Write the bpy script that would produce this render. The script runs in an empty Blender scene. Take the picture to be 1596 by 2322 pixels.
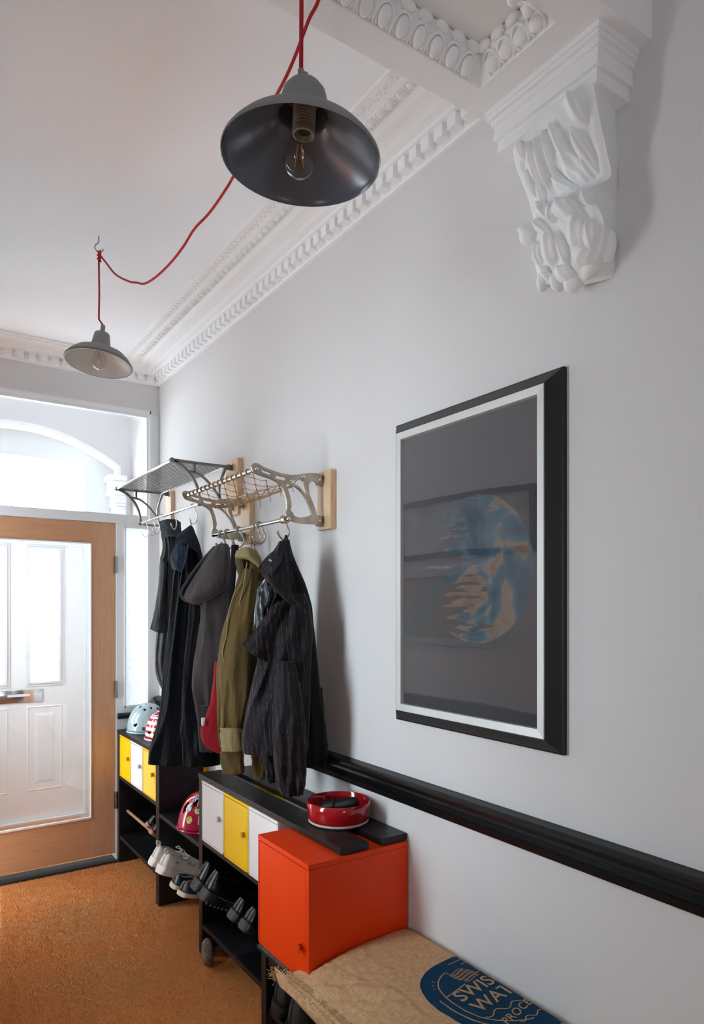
import bpy, bmesh, math, random
import numpy as np
from mathutils import Vector, Matrix, noise, Euler
random.seed(3); np.random.seed(3)
SC = bpy.context.scene
COL = SC.collection
PI = math.pi
# ------------------------------------------------------------------ camera, world, lights, exposure
F, U0, V0, H, WX, DY = 1550.0, 798.0, 1379.0, 1.49, 1.363, 4.117
YAW = math.atan2(1048, 1550); SN, CS = math.sin(YAW), math.cos(YAW)
cam = bpy.data.objects.new('camera', bpy.data.cameras.new('camera')); COL.objects.link(cam)
cam.location = (0, 0, H); cam.rotation_euler = (PI / 2, 0, -YAW)
cam.data.sensor_fit = 'HORIZONTAL'; cam.data.sensor_width = 36; cam.data.lens = 36 * F / 1596
cam.data.shift_y = (V0 - 1161) / 1596; cam.data.clip_start = 0.05
SC.camera = cam
W = bpy.data.worlds.new('overcast_sky'); SC.world = W; W.use_nodes = True
bg = W.node_tree.nodes['Background']; bg.inputs[0].default_value = (0.80, 0.93, 1.0, 1); bg.inputs[1].default_value = 12.0
def area(name, loc, rot, sx, sy, power, col=(1, 1, 1), portal=False):
    l = bpy.data.lights.new(name, 'AREA'); l.shape = 'RECTANGLE'; l.size = sx; l.size_y = sy; l.energy = power; l.color = col
    o = bpy.data.objects.new(name, l); COL.objects.link(o); o.location = loc; o.rotation_euler = rot
    if portal: l.cycles.is_portal = True
    return o
# portals only guide sky light; all but the front sit in added unseen openings
area('portal_front', (0.70, 5.26, 1.35), (-PI / 2, 0, 0), 1.3, 2.6, 1, portal=True)
area('portal_stair', (-1.99, -0.35, 1.60), (0, -PI / 2, 0), 0.8, 0.3, 1, portal=True)
area('portal_rear', (0.175, -2.59, 1.25), (PI / 2, 0, 0), 0.35, 0.7, 1, portal=True)
area('portal_added_far_left', (-0.18, 3.945, 1.1), (0, -PI / 2, 0), 2.2, 0.29, 1, portal=True)
area('portal_added_near_left', (-0.18, 1.98, 1.45), (0, -PI / 2, 0), 1.5, 0.28, 1, portal=True)
area('portal_porch', (-0.18, 4.72, 1.5), (0, -PI / 2, 0), 1.0, 0.38, 1, portal=True)
SC.view_settings.view_transform = 'Standard'; SC.view_settings.look = 'None'
SC.view_settings.exposure = 0.47; SC.view_settings.gamma = 1.0
try: SC.view_settings.use_curve_mapping = False
except Exception: pass
cy = SC.cycles
cy.max_bounces = 14; cy.diffuse_bounces = 9; cy.glossy_bounces = 4; cy.transmission_bounces = 8; cy.transparent_max_bounces = 16
cy.use_denoising = True; cy.caustics_reflective = False; cy.caustics_refractive = False; cy.sample_clamp_indirect = 8

# ------------------------------------------------------------------ helpers
def pt(u, v, T=None, X=None, Y=None, Z=None):
    a = (u - U0) / F; dx, dy, dz = SN + a * CS, CS - a * SN, (V0 - v) / F
    if T is None: T = X / dx if X is not None else (Y / dy if Y is not None else (Z - H) / dz)
    return Vector((dx * T, dy * T, H + dz * T))
def lin(c):
    if isinstance(c, str): c = [int(c[i:i + 2], 16) / 255 for i in (0, 2, 4)]
    return tuple(x / 12.92 if x <= 0.04045 else ((x + 0.055) / 1.055) ** 2.4 for x in c) + (1,)
class Mt:
    """small node-material builder"""
    def __init__(s, name, col, rough=0.5, metal=0.0, **k):
        s.m = bpy.data.materials.new(name); s.m.use_nodes = True; s.t = s.m.node_tree; s.b = s.t.nodes['Principled BSDF']
        s.b.inputs['Base Color'].default_value = lin(col); s.b.inputs['Roughness'].default_value = rough; s.b.inputs['Metallic'].default_value = metal
        for a, v in k.items(): s.b.inputs[a.replace('_', ' ')].default_value = v
        s.col = lin(col); s.co = None; s.prevb = None
    def n(s, ty, **k):
        x = s.t.nodes.new(ty)
        for a, v in k.items():
            if a in x.inputs.keys(): x.inputs[a].default_value = v
            else: setattr(x, a, v)
        return x
    def l(s, a, b): s.t.links.new(a, b)
    def coord(s, scale=(1, 1, 1), kind='Object', rot=(0, 0, 0)):
        tc = s.n('ShaderNodeTexCoord'); mp = s.n('ShaderNodeMapping'); mp.inputs['Scale'].default_value = scale; mp.inputs['Rotation'].default_value = rot
        s.l(tc.outputs[kind], mp.inputs[0]); return mp.outputs[0]
    def noise(s, scale, detail=4, st=(1, 1, 1), dist=0, rough=0.5, rot=(0, 0, 0)):
        x = s.n('ShaderNodeTexNoise'); x.inputs['Scale'].default_value = scale; x.inputs['Detail'].default_value = detail; x.inputs['Distortion'].default_value = dist
        x.inputs['Roughness'].default_value = rough
        s.l(s.coord(st, rot=rot), x.inputs['Vector']); return x.outputs['Fac']
    def ramp(s, fac, stops):
        r = s.n('ShaderNodeValToRGB'); e = r.color_ramp.elements
        while len(e) < len(stops): e.new(0.5)
        for k, (p, c) in enumerate(stops): e[k].position = p; e[k].color = lin(c) if not isinstance(c, tuple) or len(c) == 3 else c
        s.l(fac, r.inputs[0]); return r.outputs[0]
    def bump(s, fac, st=0.2, dist=0.002):
        b = s.n('ShaderNodeBump'); b.inputs['Strength'].default_value = st; b.inputs['Distance'].default_value = dist
        s.l(fac, b.inputs['Height'])
        if s.prevb: s.l(s.prevb, b.inputs['Normal'])
        s.prevb = b.outputs[0]; s.l(b.outputs[0], s.b.inputs['Normal']); return s
    def color(s, out): s.l(out, s.b.inputs['Base Color']); return s
    def rgh(s, fac, lo, hi):
        m = s.n('ShaderNodeMapRange'); m.inputs[3].default_value = lo; m.inputs[4].default_value = hi; s.l(fac, m.inputs[0]); s.l(m.outputs[0], s.b.inputs['Roughness']); return s
    def vary(s, scale, c2, lo=0.35, hi=0.65, st=(1, 1, 1), detail=4, dist=0):
        f = s.noise(scale, detail, st, dist); r = s.n('ShaderNodeValToRGB'); e = r.color_ramp.elements
        e[0].position = lo; e[1].position = hi; e[0].color = s.col; e[1].color = lin(c2); s.l(f, r.inputs[0]); s.color(r.outputs[0]); return s
def glassmat(name, tint=(1, 1, 1, 1), refl=1.0, rough=0.0, ior=1.5):
    m = bpy.data.materials.new(name); m.use_nodes = True; t = m.node_tree; t.nodes.clear()
    o = t.nodes.new('ShaderNodeOutputMaterial'); mx = t.nodes.new('ShaderNodeMixShader'); tr = t.nodes.new('ShaderNodeBsdfTransparent'); g = t.nodes.new('ShaderNodeBsdfGlossy')
    lw = t.nodes.new('ShaderNodeLayerWeight'); lw.inputs[0].default_value = 0.5; pw = t.nodes.new('ShaderNodeMath'); pw.operation = 'POWER'; pw.inputs[1].default_value = 5.0
    f0 = ((ior - 1) / (ior + 1)) ** 2; fr = t.nodes.new('ShaderNodeMath'); fr.operation = 'MULTIPLY_ADD'; fr.inputs[1].default_value = 1 - f0; fr.inputs[2].default_value = f0; t.links.new(lw.outputs['Facing'], pw.inputs[0]); t.links.new(pw.outputs[0], fr.inputs[0]); g.inputs['Roughness'].default_value = rough; tr.inputs[0].default_value = tint
    g.inputs[0].default_value = (refl, refl, refl, 1)
    t.links.new(fr.outputs[0], mx.inputs[0]); t.links.new(tr.outputs[0], mx.inputs[1]); t.links.new(g.outputs[0], mx.inputs[2]); t.links.new(mx.outputs[0], o.inputs[0]); return m
def frosted(name, transp=0.35, col=(0.95, 0.97, 1, 1), scale=60):
    m = bpy.data.materials.new(name); m.use_nodes = True; t = m.node_tree; t.nodes.clear(); N = t.nodes.new; L = t.links.new
    o = N('ShaderNodeOutputMaterial'); a = N('ShaderNodeMixShader'); b = N('ShaderNodeMixShader'); tr = N('ShaderNodeBsdfTransparent'); tl = N('ShaderNodeBsdfTranslucent'); g = N('ShaderNodeBsdfGlossy')
    tl.inputs[0].default_value = col; tr.inputs[0].default_value = col; g.inputs['Roughness'].default_value = 0.25; a.inputs[0].default_value = transp; b.inputs[0].default_value = 0.12
    tc = N('ShaderNodeTexCoord'); no = N('ShaderNodeTexNoise'); no.inputs['Scale'].default_value = scale; no.inputs['Distortion'].default_value = 1.5; bu = N('ShaderNodeBump'); bu.inputs['Strength'].default_value = 1; bu.inputs['Distance'].default_value = 0.01
    L(tc.outputs['Object'], no.inputs[0]); L(no.outputs[0], bu.inputs['Height'])
    for x in (tl, g): L(bu.outputs[0], x.inputs['Normal'])
    L(tl.outputs[0], a.inputs[1]); L(tr.outputs[0], a.inputs[2]); L(a.outputs[0], b.inputs[1]); L(g.outputs[0], b.inputs[2]); L(b.outputs[0], o.inputs[0]); return m

def rootloc(p):
    l = Vector((0, 0, 0))
    while p is not None: l += p.location; p = p.parent
    return l
class MB:
    def __init__(s): s.v = []; s.f = []
    def add(s, vs, fs): k = len(s.v); s.v += [tuple(x) for x in vs]; s.f += [tuple(i + k for i in f) for f in fs]; return s
    def box(s, x0, x1, y0, y1, z0, z1, bev=0.0, M=None):
        if bev > 0:
            bm = bmesh.new(); bmesh.ops.create_cube(bm, size=1)
            for v in bm.verts: v.co = Vector(((x0 + x1) / 2 + v.co.x * (x1 - x0), (y0 + y1) / 2 + v.co.y * (y1 - y0), (z0 + z1) / 2 + v.co.z * (z1 - z0)))
            bmesh.ops.bevel(bm, geom=bm.edges[:], offset=bev, segments=2, profile=0.7, affect='EDGES')
            bm.verts.index_update(); vs = [v.co.copy() for v in bm.verts]; fs = [[v.index for v in f.verts] for f in bm.faces]; bm.free()
        else:
            vs = [Vector((x, y, z)) for x in (x0, x1) for y in (y0, y1) for z in (z0, z1)]
            fs = [(0, 1, 3, 2), (4, 6, 7, 5), (0, 4, 5, 1), (2, 3, 7, 6), (0, 2, 6, 4), (1, 5, 7, 3)]
        if M is not None: vs = [M @ v for v in vs]
        return s.add(vs, fs)
    def tube(s, pts, r, n=8, cap=True, flat=None):
        pts = [Vector(p) for p in pts]; k = len(pts); R = r if isinstance(r, (list, tuple)) else [r] * k
        up = None; vs = []
        for i, p in enumerate(pts):
            d = (pts[min(i + 1, k - 1)] - pts[max(i - 1, 0)]).normalized()
            if up is None: up = d.orthogonal().normalized()
            else: up = (up - d * up.dot(d)); up = up.normalized() if up.length > 1e-6 else d.orthogonal().normalized()
            sd = d.cross(up)
            for j in range(n):
                a = 2 * PI * j / n; vs.append(p + (up * math.cos(a) + sd * math.sin(a)) * R[i])
        fs = [(i * n + j, i * n + (j + 1) % n, (i + 1) * n + (j + 1) % n, (i + 1) * n + j) for i in range(k - 1) for j in range(n)]
        if cap: fs += [tuple(range(n))[::-1], tuple((k - 1) * n + j for j in range(n))]
        return s.add(vs, fs)
    def lathe(s, prof, c=(0, 0, 0), n=48, M=None, close=False):
        c = Vector(c); vs = []; k = len(prof)
        for r, z in prof:
            for j in range(n):
                a = 2 * PI * j / n; v = Vector((r * math.cos(a), r * math.sin(a), z)); vs.append((M @ v if M is not None else v) + c)
        fs = [(i * n + j, i * n + (j + 1) % n, (i + 1) * n + (j + 1) % n, (i + 1) * n + j) for i in range(k - 1) for j in range(n)]
        if close: fs += [tuple(range(n))[::-1], tuple((k - 1) * n + j for j in range(n))]
        return s.add(vs, fs)
    def ball(s, c, r, n=12, m=8, M=None):
        r = r if isinstance(r, (tuple, list)) else (r, r, r)
        vs = []; 
        for i in range(m + 1):
            th = PI * i / m
            for j in range(n):
                a = 2 * PI * j / n; v = Vector((r[0] * math.sin(th) * math.cos(a), r[1] * math.sin(th) * math.sin(a), r[2] * math.cos(th)))
                vs.append((M @ v if M is not None else v) + Vector(c))
        return s.add(vs, [(i * n + j, (i + 1) * n + j, (i + 1) * n + (j + 1) % n, i * n + (j + 1) % n) for i in range(m) for j in range(n)])
    def grid(s, fn, nu, nv, closeu=False):
        vs = [fn(i / (nu if closeu else nu - 1), j / (nv - 1)) for j in range(nv) for i in range(nu)]
        fs = [(j * nu + i, j * nu + (i + 1) % nu, (j + 1) * nu + (i + 1) % nu, (j + 1) * nu + i) for j in range(nv - 1) for i in range(nu if closeu else nu - 1)]
        return s.add(vs, fs)
    def extr(s, prof, axis, a0, a1):
        """closed 2-D outline prof extruded along axis: 'x' -> prof=(y,z); 'y' -> prof=(x,z); 'z' -> (x,y)"""
        def P(p, t): return {'x': (t, p[0], p[1]), 'y': (p[0], t, p[1]), 'z': (p[0], p[1], t)}[axis]
        k = len(prof); vs = [P(p, a0) for p in prof] + [P(p, a1) for p in prof]
        fs = [(i, (i + 1) % k, k + (i + 1) % k, k + i) for i in range(k)] + [tuple(range(k))[::-1], tuple(range(k, 2 * k))]
        return s.add(vs, fs)
    def mesh(s, name, smooth, off=Vector((0, 0, 0)), ang=35):
        me = bpy.data.meshes.new(name); me.from_pydata([(x[0] - off.x, x[1] - off.y, x[2] - off.z) for x in s.v], [], s.f); me.validate()
        bm = bmesh.new(); bm.from_mesh(me); bmesh.ops.recalc_face_normals(bm, faces=bm.faces[:]); bm.to_mesh(me); bm.free()
        if smooth:
            me.polygons.foreach_set('use_smooth', [True] * len(me.polygons))
            if ang < 180: me.set_sharp_from_angle(angle=math.radians(ang))
        return me
    def build(s, name, m, parent=None, smooth=False, ang=35, kind=None):
        me = s.mesh(name, smooth, rootloc(parent), ang)
        if m is not None: me.materials.append(m.m if isinstance(m, Mt) else m)
        o = bpy.data.objects.new(name, me); COL.objects.link(o)
        if parent is not None: o.parent = parent
        if kind: o['kind'] = kind
        return o
def thing(name, label, cat, loc=(0, 0, 0), rot=(0, 0, 0), group=None):
    o = bpy.data.objects.new(name, None); COL.objects.link(o); o.empty_display_size = 0.05
    o.location = loc; o.rotation_euler = rot; o['label'] = label; o['category'] = cat
    if group: o['group'] = group
    return o
def tag(o, label, cat, group=None, kind=None):
    o['label'] = label; o['category'] = cat
    if group: o['group'] = group
    if kind: o['kind'] = kind
    return o
def struct(o): o['kind'] = 'structure'; return o
def dup(root, loc=None, rot=None, label=None, scale=None):
    def cp(o, p):
        c = o.copy(); COL.objects.link(c); c.parent = p
        for ch in list(o.children): cp(ch, c)
        return c
    r = cp(root, None)
    if loc is not None: r.location = loc
    if rot is not None: r.rotation_euler = rot
    if scale is not None: r.scale = scale
    if label: r['label'] = label
    return r
def solid(o, t, off=0.0):
    m = o.modifiers.new('thickness', 'SOLIDIFY'); m.thickness = t; m.offset = off; return o
def subs(o, n=1):
    m = o.modifiers.new('smooth', 'SUBSURF'); m.levels = n; m.render_levels = n; return o
def cr(P, t):
    """Catmull-Rom through rows P at t in 0..1"""
    n = len(P) - 1; x = min(max(t, 0), 1) * n; i = min(int(x), n - 1); f = x - i
    a, b, c, d = P[max(i - 1, 0)], P[i], P[i + 1], P[min(i + 2, n)]
    return [0.5 * (2 * q + (r - p) * f + (2 * p - 5 * q + 4 * r - w) * f * f + (3 * q - p - 3 * r + w) * f ** 3) for p, q, r, w in zip(a, b, c, d)]
def spline(P, n): return [Vector(cr([tuple(p) for p in P], i / (n - 1))) for i in range(n)]

# ------------------------------------------------------------------ materials
def plaster(name, col, b=0.35):
    m = Mt(name, col, 0.75, Specular_IOR_Level=0.3); m.bump(m.noise(420, 3), b, 0.0006); m.bump(m.noise(14, 2), 0.12, 0.004); return m
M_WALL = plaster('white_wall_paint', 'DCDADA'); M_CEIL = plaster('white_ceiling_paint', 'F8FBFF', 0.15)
M_PLAS = Mt('painted_plaster_ornament', 'F4F5F6', 0.6); M_PLAS.bump(M_PLAS.noise(90, 4), 0.35, 0.0012); M_PLAS.bump(M_PLAS.noise(700, 2), 0.2, 0.0004)
M_GLOSSW = Mt('white_gloss_joinery', 'E4E7E9', 0.3)
M_DOORW = Mt('white_woodgrain_door', 'EFF1F2', 0.35); M_DOORW.bump(M_DOORW.noise(60, 5, (1, 1, 14)), 0.25, 0.0008)
M_OAK = Mt('oak_door_timber', 'C79A77', 0.45); M_OAK.bump(M_OAK.noise(90, 6, (14, 1, 1)), 0.08, 0.0006)
def wood(name, c1, c2, st, scale=18, rough=0.5, b=0.12):
    m = Mt(name, c1, rough); f = m.noise(scale, 8, st, 0.4, 0.65)
    m.color(m.ramp(f, [(0.3, c1), (0.55, c2), (0.75, c1)])); m.bump(f, b, 0.001); return m
M_OAKV = wood('oak_vertical_grain', 'B98A68', 'C99C79', (6, 6, 0.35)); M_OAKH = wood('oak_horizontal_grain', 'B8845F', 'C79670', (0.35, 6, 6))
M_ASH = wood('pale_ash_block', 'C9A27A', 'D9B894', (5, 5, 0.4), 26); M_COPPER = wood('reddish_wooden_dowel', '8F5F47', 'B07F63', (5, 0.5, 5), 30)
def blackwood(name, st=(6, 0.4, 6)):
    m = Mt(name, '1C1C1F', 0.42, Specular_IOR_Level=0.35); f = m.noise(20, 8, st, 0.3, 0.6); g = m.noise(7, 5, (1, 1, 1), 1.0)
    m.color(m.ramp(g, [(0.35, '0C0C0E'), (0.55, '121215'), (0.8, '26282D')])); m.bump(f, 0.25, 0.0012); m.rgh(g, 0.32, 0.5); return m
M_BLK = blackwood('black_stained_timber'); M_BLKV = blackwood('black_stained_upright', (6, 6, 0.4))
M_RAIL = Mt('black_gloss_moulding_paint', '0C0C0E', 0.36, Specular_IOR_Level=0.35); M_RAIL.bump(M_RAIL.noise(60, 4, (1, 0.3, 1)), 0.15, 0.001)
def metalpaint(name, c, r=0.38): m = Mt(name, c, r, Specular_IOR_Level=0.35); m.bump(m.noise(900, 2), 0.08, 0.0003); return m
M_YEL = metalpaint('yellow_powder_coat', 'F0C000'); M_PYEL = metalpaint('pale_yellow_powder_coat', 'F2CE4E'); M_WHT = metalpaint('white_powder_coat', 'E4E2E2'); M_ORG = metalpaint('orange_powder_coat', 'E23A00', 0.38)
M_ORG2 = metalpaint('orange_handle_paint', 'C93A06', 0.3); M_AMB = metalpaint('amber_knob', 'D79A00'); M_CRM = metalpaint('cream_knob', 'CFC8BC')
M_CHR = Mt('polished_chrome', 'D8D8D8', 0.12, 1.0); M_BRS = Mt('aged_nickel_brass', 'B8AC9E', 0.34, 0.9); M_BRS.vary(25, '9C9184', 0.4, 0.7)
M_DKM = Mt('dark_gunmetal', '7C7874', 0.4, 0.75); M_STEEL = Mt('steel', '9A9A9C', 0.3, 1.0)
M_ROPE = Mt('jute_rope', 'A8825C', 0.9); M_ROPE.bump(M_ROPE.noise(400, 3), 0.6, 0.001)
M_RED = Mt('red_fabric_flex', 'B3101F', 0.7); M_RED.bump(M_RED.noise(900, 2), 0.5, 0.0004)
M_LAMP = Mt('grey_lamp_enamel', '858587', 0.5); M_LAMPIN = Mt('dark_grey_lamp_lining', '5E636E', 0.25, 0.2); M_LAMPW = Mt('off_white_lamp_lining', 'CFC9C4', 0.35)
M_GLASS = glassmat('clear_glass'); M_BULB = glassmat('bulb_glass', (0.93, 0.93, 0.93, 1))
M_FIL = Mt('amber_filament', 'D99040', 0.4); M_DARK = Mt('black_plastic', '0E0E10', 0.4)
M_FROST = frosted('frosted_door_pane', 0.5); M_FROST2 = frosted('wrinkled_obscure_glass', 0.35, (0.93, 0.96, 1, 1), 45)

# ------------------------------------------------------------------ room shell
HC = 2.92
fl = MB().box(-2.0, 1.5, -2.6, 5.3, -0.12, -0.002)
m = Mt('orange_coir_matting', 'B2672F', 0.95); f1 = m.noise(2.2, 5, (1, 1, 1), 0.5); f2 = m.noise(330, 3)
c1 = m.ramp(f1, [(0.3, 'BC8450'), (0.5, 'CF8646'), (0.7, 'C87034')]); c2 = m.ramp(f2, [(0.3, '9A5C2C'), (0.5, 'CC8646'), (0.72, 'E4B070')])
mx = m.n('ShaderNodeMixRGB'); mx.inputs[0].default_value = 0.5; m.l(c1, mx.inputs[1]); m.l(c2, mx.inputs[2]); m.color(mx.outputs[0]); m.bump(f2, 0.9, 0.004)
M_COIR = m
struct(fl.build('floor', M_COIR))
# coir pile: short bristles over the visible matting
def coir():
    n = 170000
    x = np.random.uniform(-0.05, 1.36, n * 2); y = np.random.uniform(1.55, 4.09, n * 2)
    keep = ((x - 0) > 0.12 * y) & (y > 4.9 - 4.1 * x / 1.0 - 2.2) ; x, y = x[keep][:n], y[keep][:n]; n = len(x)
    a = np.random.uniform(0, 2 * PI, n); h = np.random.uniform(0.003, 0.009, n); w = 0.0009; lean = np.random.uniform(0.001, 0.008, n); la = np.random.uniform(0, 2 * PI, n)
    V = np.zeros((n, 3, 3)); ca, sa = np.cos(a) * w, np.sin(a) * w
    V[:, 0] = np.stack([x - ca, y - sa, np.full(n, -0.002)], 1); V[:, 1] = np.stack([x + ca, y + sa, np.full(n, -0.002)], 1); V[:, 2] = np.stack([x + np.cos(la) * lean, y + np.sin(la) * lean, h], 1)
    me = bpy.data.meshes.new('coir_pile'); me.vertices.add(n * 3); me.vertices.foreach_set('co', V.ravel()); me.loops.add(n * 3); me.loops.foreach_set('vertex_index', np.arange(n * 3)); me.polygons.add(n)
    me.polygons.foreach_set('loop_start', np.arange(n) * 3); me.polygons.foreach_set('loop_total', np.full(n, 3)); me.update(calc_edges=True)
    q = Mt('coir_bristle', 'C07A40', 0.9); fa = q.noise(2.2, 5, (1, 1, 1), 0.5); fb = q.noise(500, 2)
    a1 = q.ramp(fa, [(0.3, 'C8935C'), (0.5, 'DA9150'), (0.7, 'D47A3A')]); b1 = q.ramp(fb, [(0.3, 'A06232'), (0.5, 'D69254'), (0.7, 'F0CA98')])
    mm = q.n('ShaderNodeMixRGB'); mm.inputs[0].default_value = 0.5; q.l(a1, mm.inputs[1]); q.l(b1, mm.inputs[2]); q.color(mm.outputs[0])
    me.materials.append(q.m); o = bpy.data.objects.new('coir_pile', me); COL.objects.link(o); tag(o, 'orange coir doormat bristles covering the hall floor', 'doormat', kind='stuff')
coir()
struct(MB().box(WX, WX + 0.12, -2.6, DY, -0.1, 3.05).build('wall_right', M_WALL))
struct(MB().box(-0.17, -0.05, 1.05, 1.84, -0.1, 3.05).box(-0.17, -0.05, 1.84, 2.12, 2.2, 3.05).box(-0.17, -0.05, 1.84, 2.12, -0.1, 0.7).box(-0.17, -0.05, 2.12, 3.80, -0.1, 3.05).box(-0.17, -0.05, 3.80, DY, 2.2, 3.05).box(-0.17, -0.05, 4.09, DY, -0.1, 2.5).build('wall_left', M_WALL))  # both gaps are added, out of view, sized to brighten the hall
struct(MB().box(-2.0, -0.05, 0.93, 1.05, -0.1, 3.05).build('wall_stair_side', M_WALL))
struct(MB().box(-2.1, -2.0, -2.6, 1.05, -0.1, 1.2).box(-2.1, -2.0, -2.6, 1.05, 2.0, 3.05).box(-2.1, -2.0, -2.6, -0.50, 1.2, 2.0).box(-2.1, -2.0, -0.20, 1.05, 1.2, 2.0).build('wall_stair_left', M_WALL))  # added unseen window gap, sized as fill daylight
struct(MB().box(-2.1, 0.0, -2.7, -2.6, -0.1, 3.05).box(0.35, WX + 0.12, -2.7, -2.6, -0.1, 3.05).box(0.0, 0.35, -2.7, -2.6, -0.1, 0.9).box(0.0, 0.35, -2.7, -2.6, 1.6, 3.05).build('wall_rear', M_WALL))  # small window gap added behind the camera to light the door wall
struct(MB().box(-2.1, WX + 0.12, -2.7, DY + 0.08, HC, 3.1).build('ceiling', M_CEIL))
# wall around the inner door (transom opening z 2.05..2.65, door, side light)
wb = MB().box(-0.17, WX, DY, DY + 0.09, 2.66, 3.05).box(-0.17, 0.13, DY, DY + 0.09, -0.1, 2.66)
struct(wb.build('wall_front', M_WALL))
w1 = struct(MB().box(0.13, WX, DY - 0.005, DY + 0.08, 1.992, 2.046, 0.004).build('window_1', M_GLOSSW))
MB().box(1.295, WX, DY - 0.003, DY + 0.08, 2.046, 2.66).build('jamb', M_GLOSSW, w1)
fm = MB().box(0.13, 1.31, DY - 0.022, DY, 2.655, 2.678, 0.004).box(0.13, 1.30, DY - 0.012, DY + 0.02, 2.636, 2.657, 0.003).box(1.295, 1.312, DY - 0.022, DY, 2.03, 2.678, 0.004).box(1.283, 1.297, DY - 0.010, DY + 0.02, 2.046, 2.64, 0.003)
fm.build('architrave', M_GLOSSW, w1)
MB().box(0.13, 1.296, DY + 0.035, DY + 0.041, 2.046, 2.66).build('glass_pane', M_GLASS, w1)
w2 = struct(MB().box(1.104, 1.155, DY - 0.003, DY + 0.08, 0, 1.992, 0.002).box(1.297, WX, DY - 0.003, DY + 0.08, 0, 1.992).box(1.155, 1.297, DY - 0.003, DY + 0.08, 1.969, 1.992).box(1.155, 1.297, DY - 0.003, DY + 0.08, 0, 0.908).build('window_2', M_GLOSSW))
MB().box(1.150, 1.161, DY - 0.009, DY + 0.02, 0.9, 1.975, 0.002).box(1.291, 1.302, DY - 0.009, DY + 0.02, 0.9, 1.975, 0.002).box(1.15, 1.302, DY - 0.009, DY + 0.02, 1.966, 1.977, 0.002).box(1.15, 1.302, DY - 0.009, DY + 0.02, 0.9, 0.912, 0.002).build('bead', M_GLOSSW, w2)
gp = MB().grid(lambda u, v: Vector((1.156 + 0.14 * u, DY + 0.02 + 0.006 * noise.noise(Vector((u * 9, v * 50, 0))), 0.908 + 1.061 * v)), 24, 160).build('obscure_glass', M_FROST2, w2, True, 180); gp['label'] = 'wrinkled frosted glass'
# inner oak door
d1 = struct(MB().box(0.968, 1.102, DY + 0.004, DY + 0.05, 0.047, 1.989, 0.0015).build('door_1', M_OAKV))
MB().box(0.20, 0.334, DY + 0.004, DY + 0.05, 0.047, 1.989, 0.0015).build('stile', M_OAKV, d1)
MB().box(0.335, 0.967, DY + 0.006, DY + 0.05, 1.868, 1.989, 0.0015).build('top_rail', M_OAKH, d1)
MB().box(0.335, 0.967, DY + 0.006, DY + 0.05, 0.047, 0.272, 0.0015).build('bottom_rail', M_OAKH, d1)
MB().box(0.335, 0.967, DY + 0.001, DY + 0.012, 0.272, 0.284, 0.002).box(0.335, 0.967, DY + 0.001, DY + 0.012, 1.860, 1.868, 0.002).box(0.960, 0.968, DY + 0.001, DY + 0.012, 0.272, 1.868, 0.002).build('glazing_bead', M_GLOSSW, d1)
MB().box(0.33, 0.972, DY + 0.025, DY + 0.031, 0.27, 1.87).build('glass_pane', M_GLASS, d1)
for z in (1.745, 1.012, 0.36):
    h = MB()
    for k in range(5): h.tube([(1.106, DY - 0.006, z - 0.05 + k * 0.0202), (1.106, DY - 0.006, z - 0.05 + k * 0.0202 + 0.019)], 0.006, 10)
    h.box(1.094, 1.118, DY - 0.002, DY + 0.003, z - 0.05, z + 0.05).build('hinge', M_STEEL, d1, True)
struct(MB().box(0.13, 1.105, DY - 0.03, DY + 0.09, -0.01, 0.012).build('trim_1', Mt('black_threshold', '101012', 0.6)))
# vestibule between the doors
VY = 5.15
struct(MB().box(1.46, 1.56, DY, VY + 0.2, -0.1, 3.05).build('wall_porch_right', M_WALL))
struct(MB().box(-0.17, -0.05, DY, 4.53, -0.1, 3.05).box(-0.17, -0.05, 4.91, VY + 0.2, -0.1, 3.05).box(-0.17, -0.05, 4.53, 4.91, -0.1, 1.0).box(-0.17, -0.05, 4.53, 4.91, 2.0, 3.05).build('wall_porch_left', M_WALL))  # side gap added out of view to brighten the vestibule
struct(MB().box(-0.2, 1.56, DY + 0.08, VY + 0.2, 3.0, 3.1).build('ceiling_porch', M_CEIL))
def arch_pts(cx, hw, zs, rise, n=24): return [(cx + hw * math.cos(PI - PI * i / n), zs + rise * math.sin(PI * i / n) ** 0.8) for i in range(n + 1)]
# outer wall with arched recess: fill above the arch
cx, hw, zs, ri = 0.70, 0.66, 2.50, 0.21
ar = [(cx - hw + 2 * hw * i / 24, zs + ri * (1 - ((i - 12) / 12) ** 2)) for i in range(25)]
ow = MB()
for i in range(24):
    (xa, za), (xb, zb) = ar[i], ar[i + 1]
    ow.add([(xa, VY - 0.12, za), (xb, VY - 0.12, zb), (xb, VY - 0.12, 3.05), (xa, VY - 0.12, 3.05), (xa, VY + 0.05, za), (xb, VY + 0.05, zb), (xb, VY + 0.05, 3.05), (xa, VY + 0.05, 3.05)], [(0, 1, 2, 3), (4, 7, 6, 5), (0, 4, 5, 1)])
ow.box(cx + hw, 1.47, VY - 0.12, VY + 0.05, -0.1, 3.05).box(-0.17, cx - hw, VY - 0.12, VY + 0.05, -0.1, 3.05)
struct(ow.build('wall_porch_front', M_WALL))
# arch moulding + capital
am = MB(); mp = [(x, VY - 0.125, z) for x, z in ar]; am.tube(mp + [(cx + hw, VY - 0.125, 2.44)], 0.030, 10); struct(am.build('trim_2', M_PLAS, None, True))
cp_ = MB()
for z0, z1, e in ((2.40, 2.44, 0.075), (2.33, 2.40, 0.055), (2.30, 2.33, 0.065), (2.24, 2.30, 0.035), (2.22, 2.24, 0.045), (2.02, 2.22, 0.022)): cp_.box(cx + hw - e, cx + hw + 0.05, VY - 0.15 - e * 0.6, VY - 0.02, z0, z1, 0.012)
struct(cp_.build('trim_3', M_PLAS, None, True))
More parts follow.
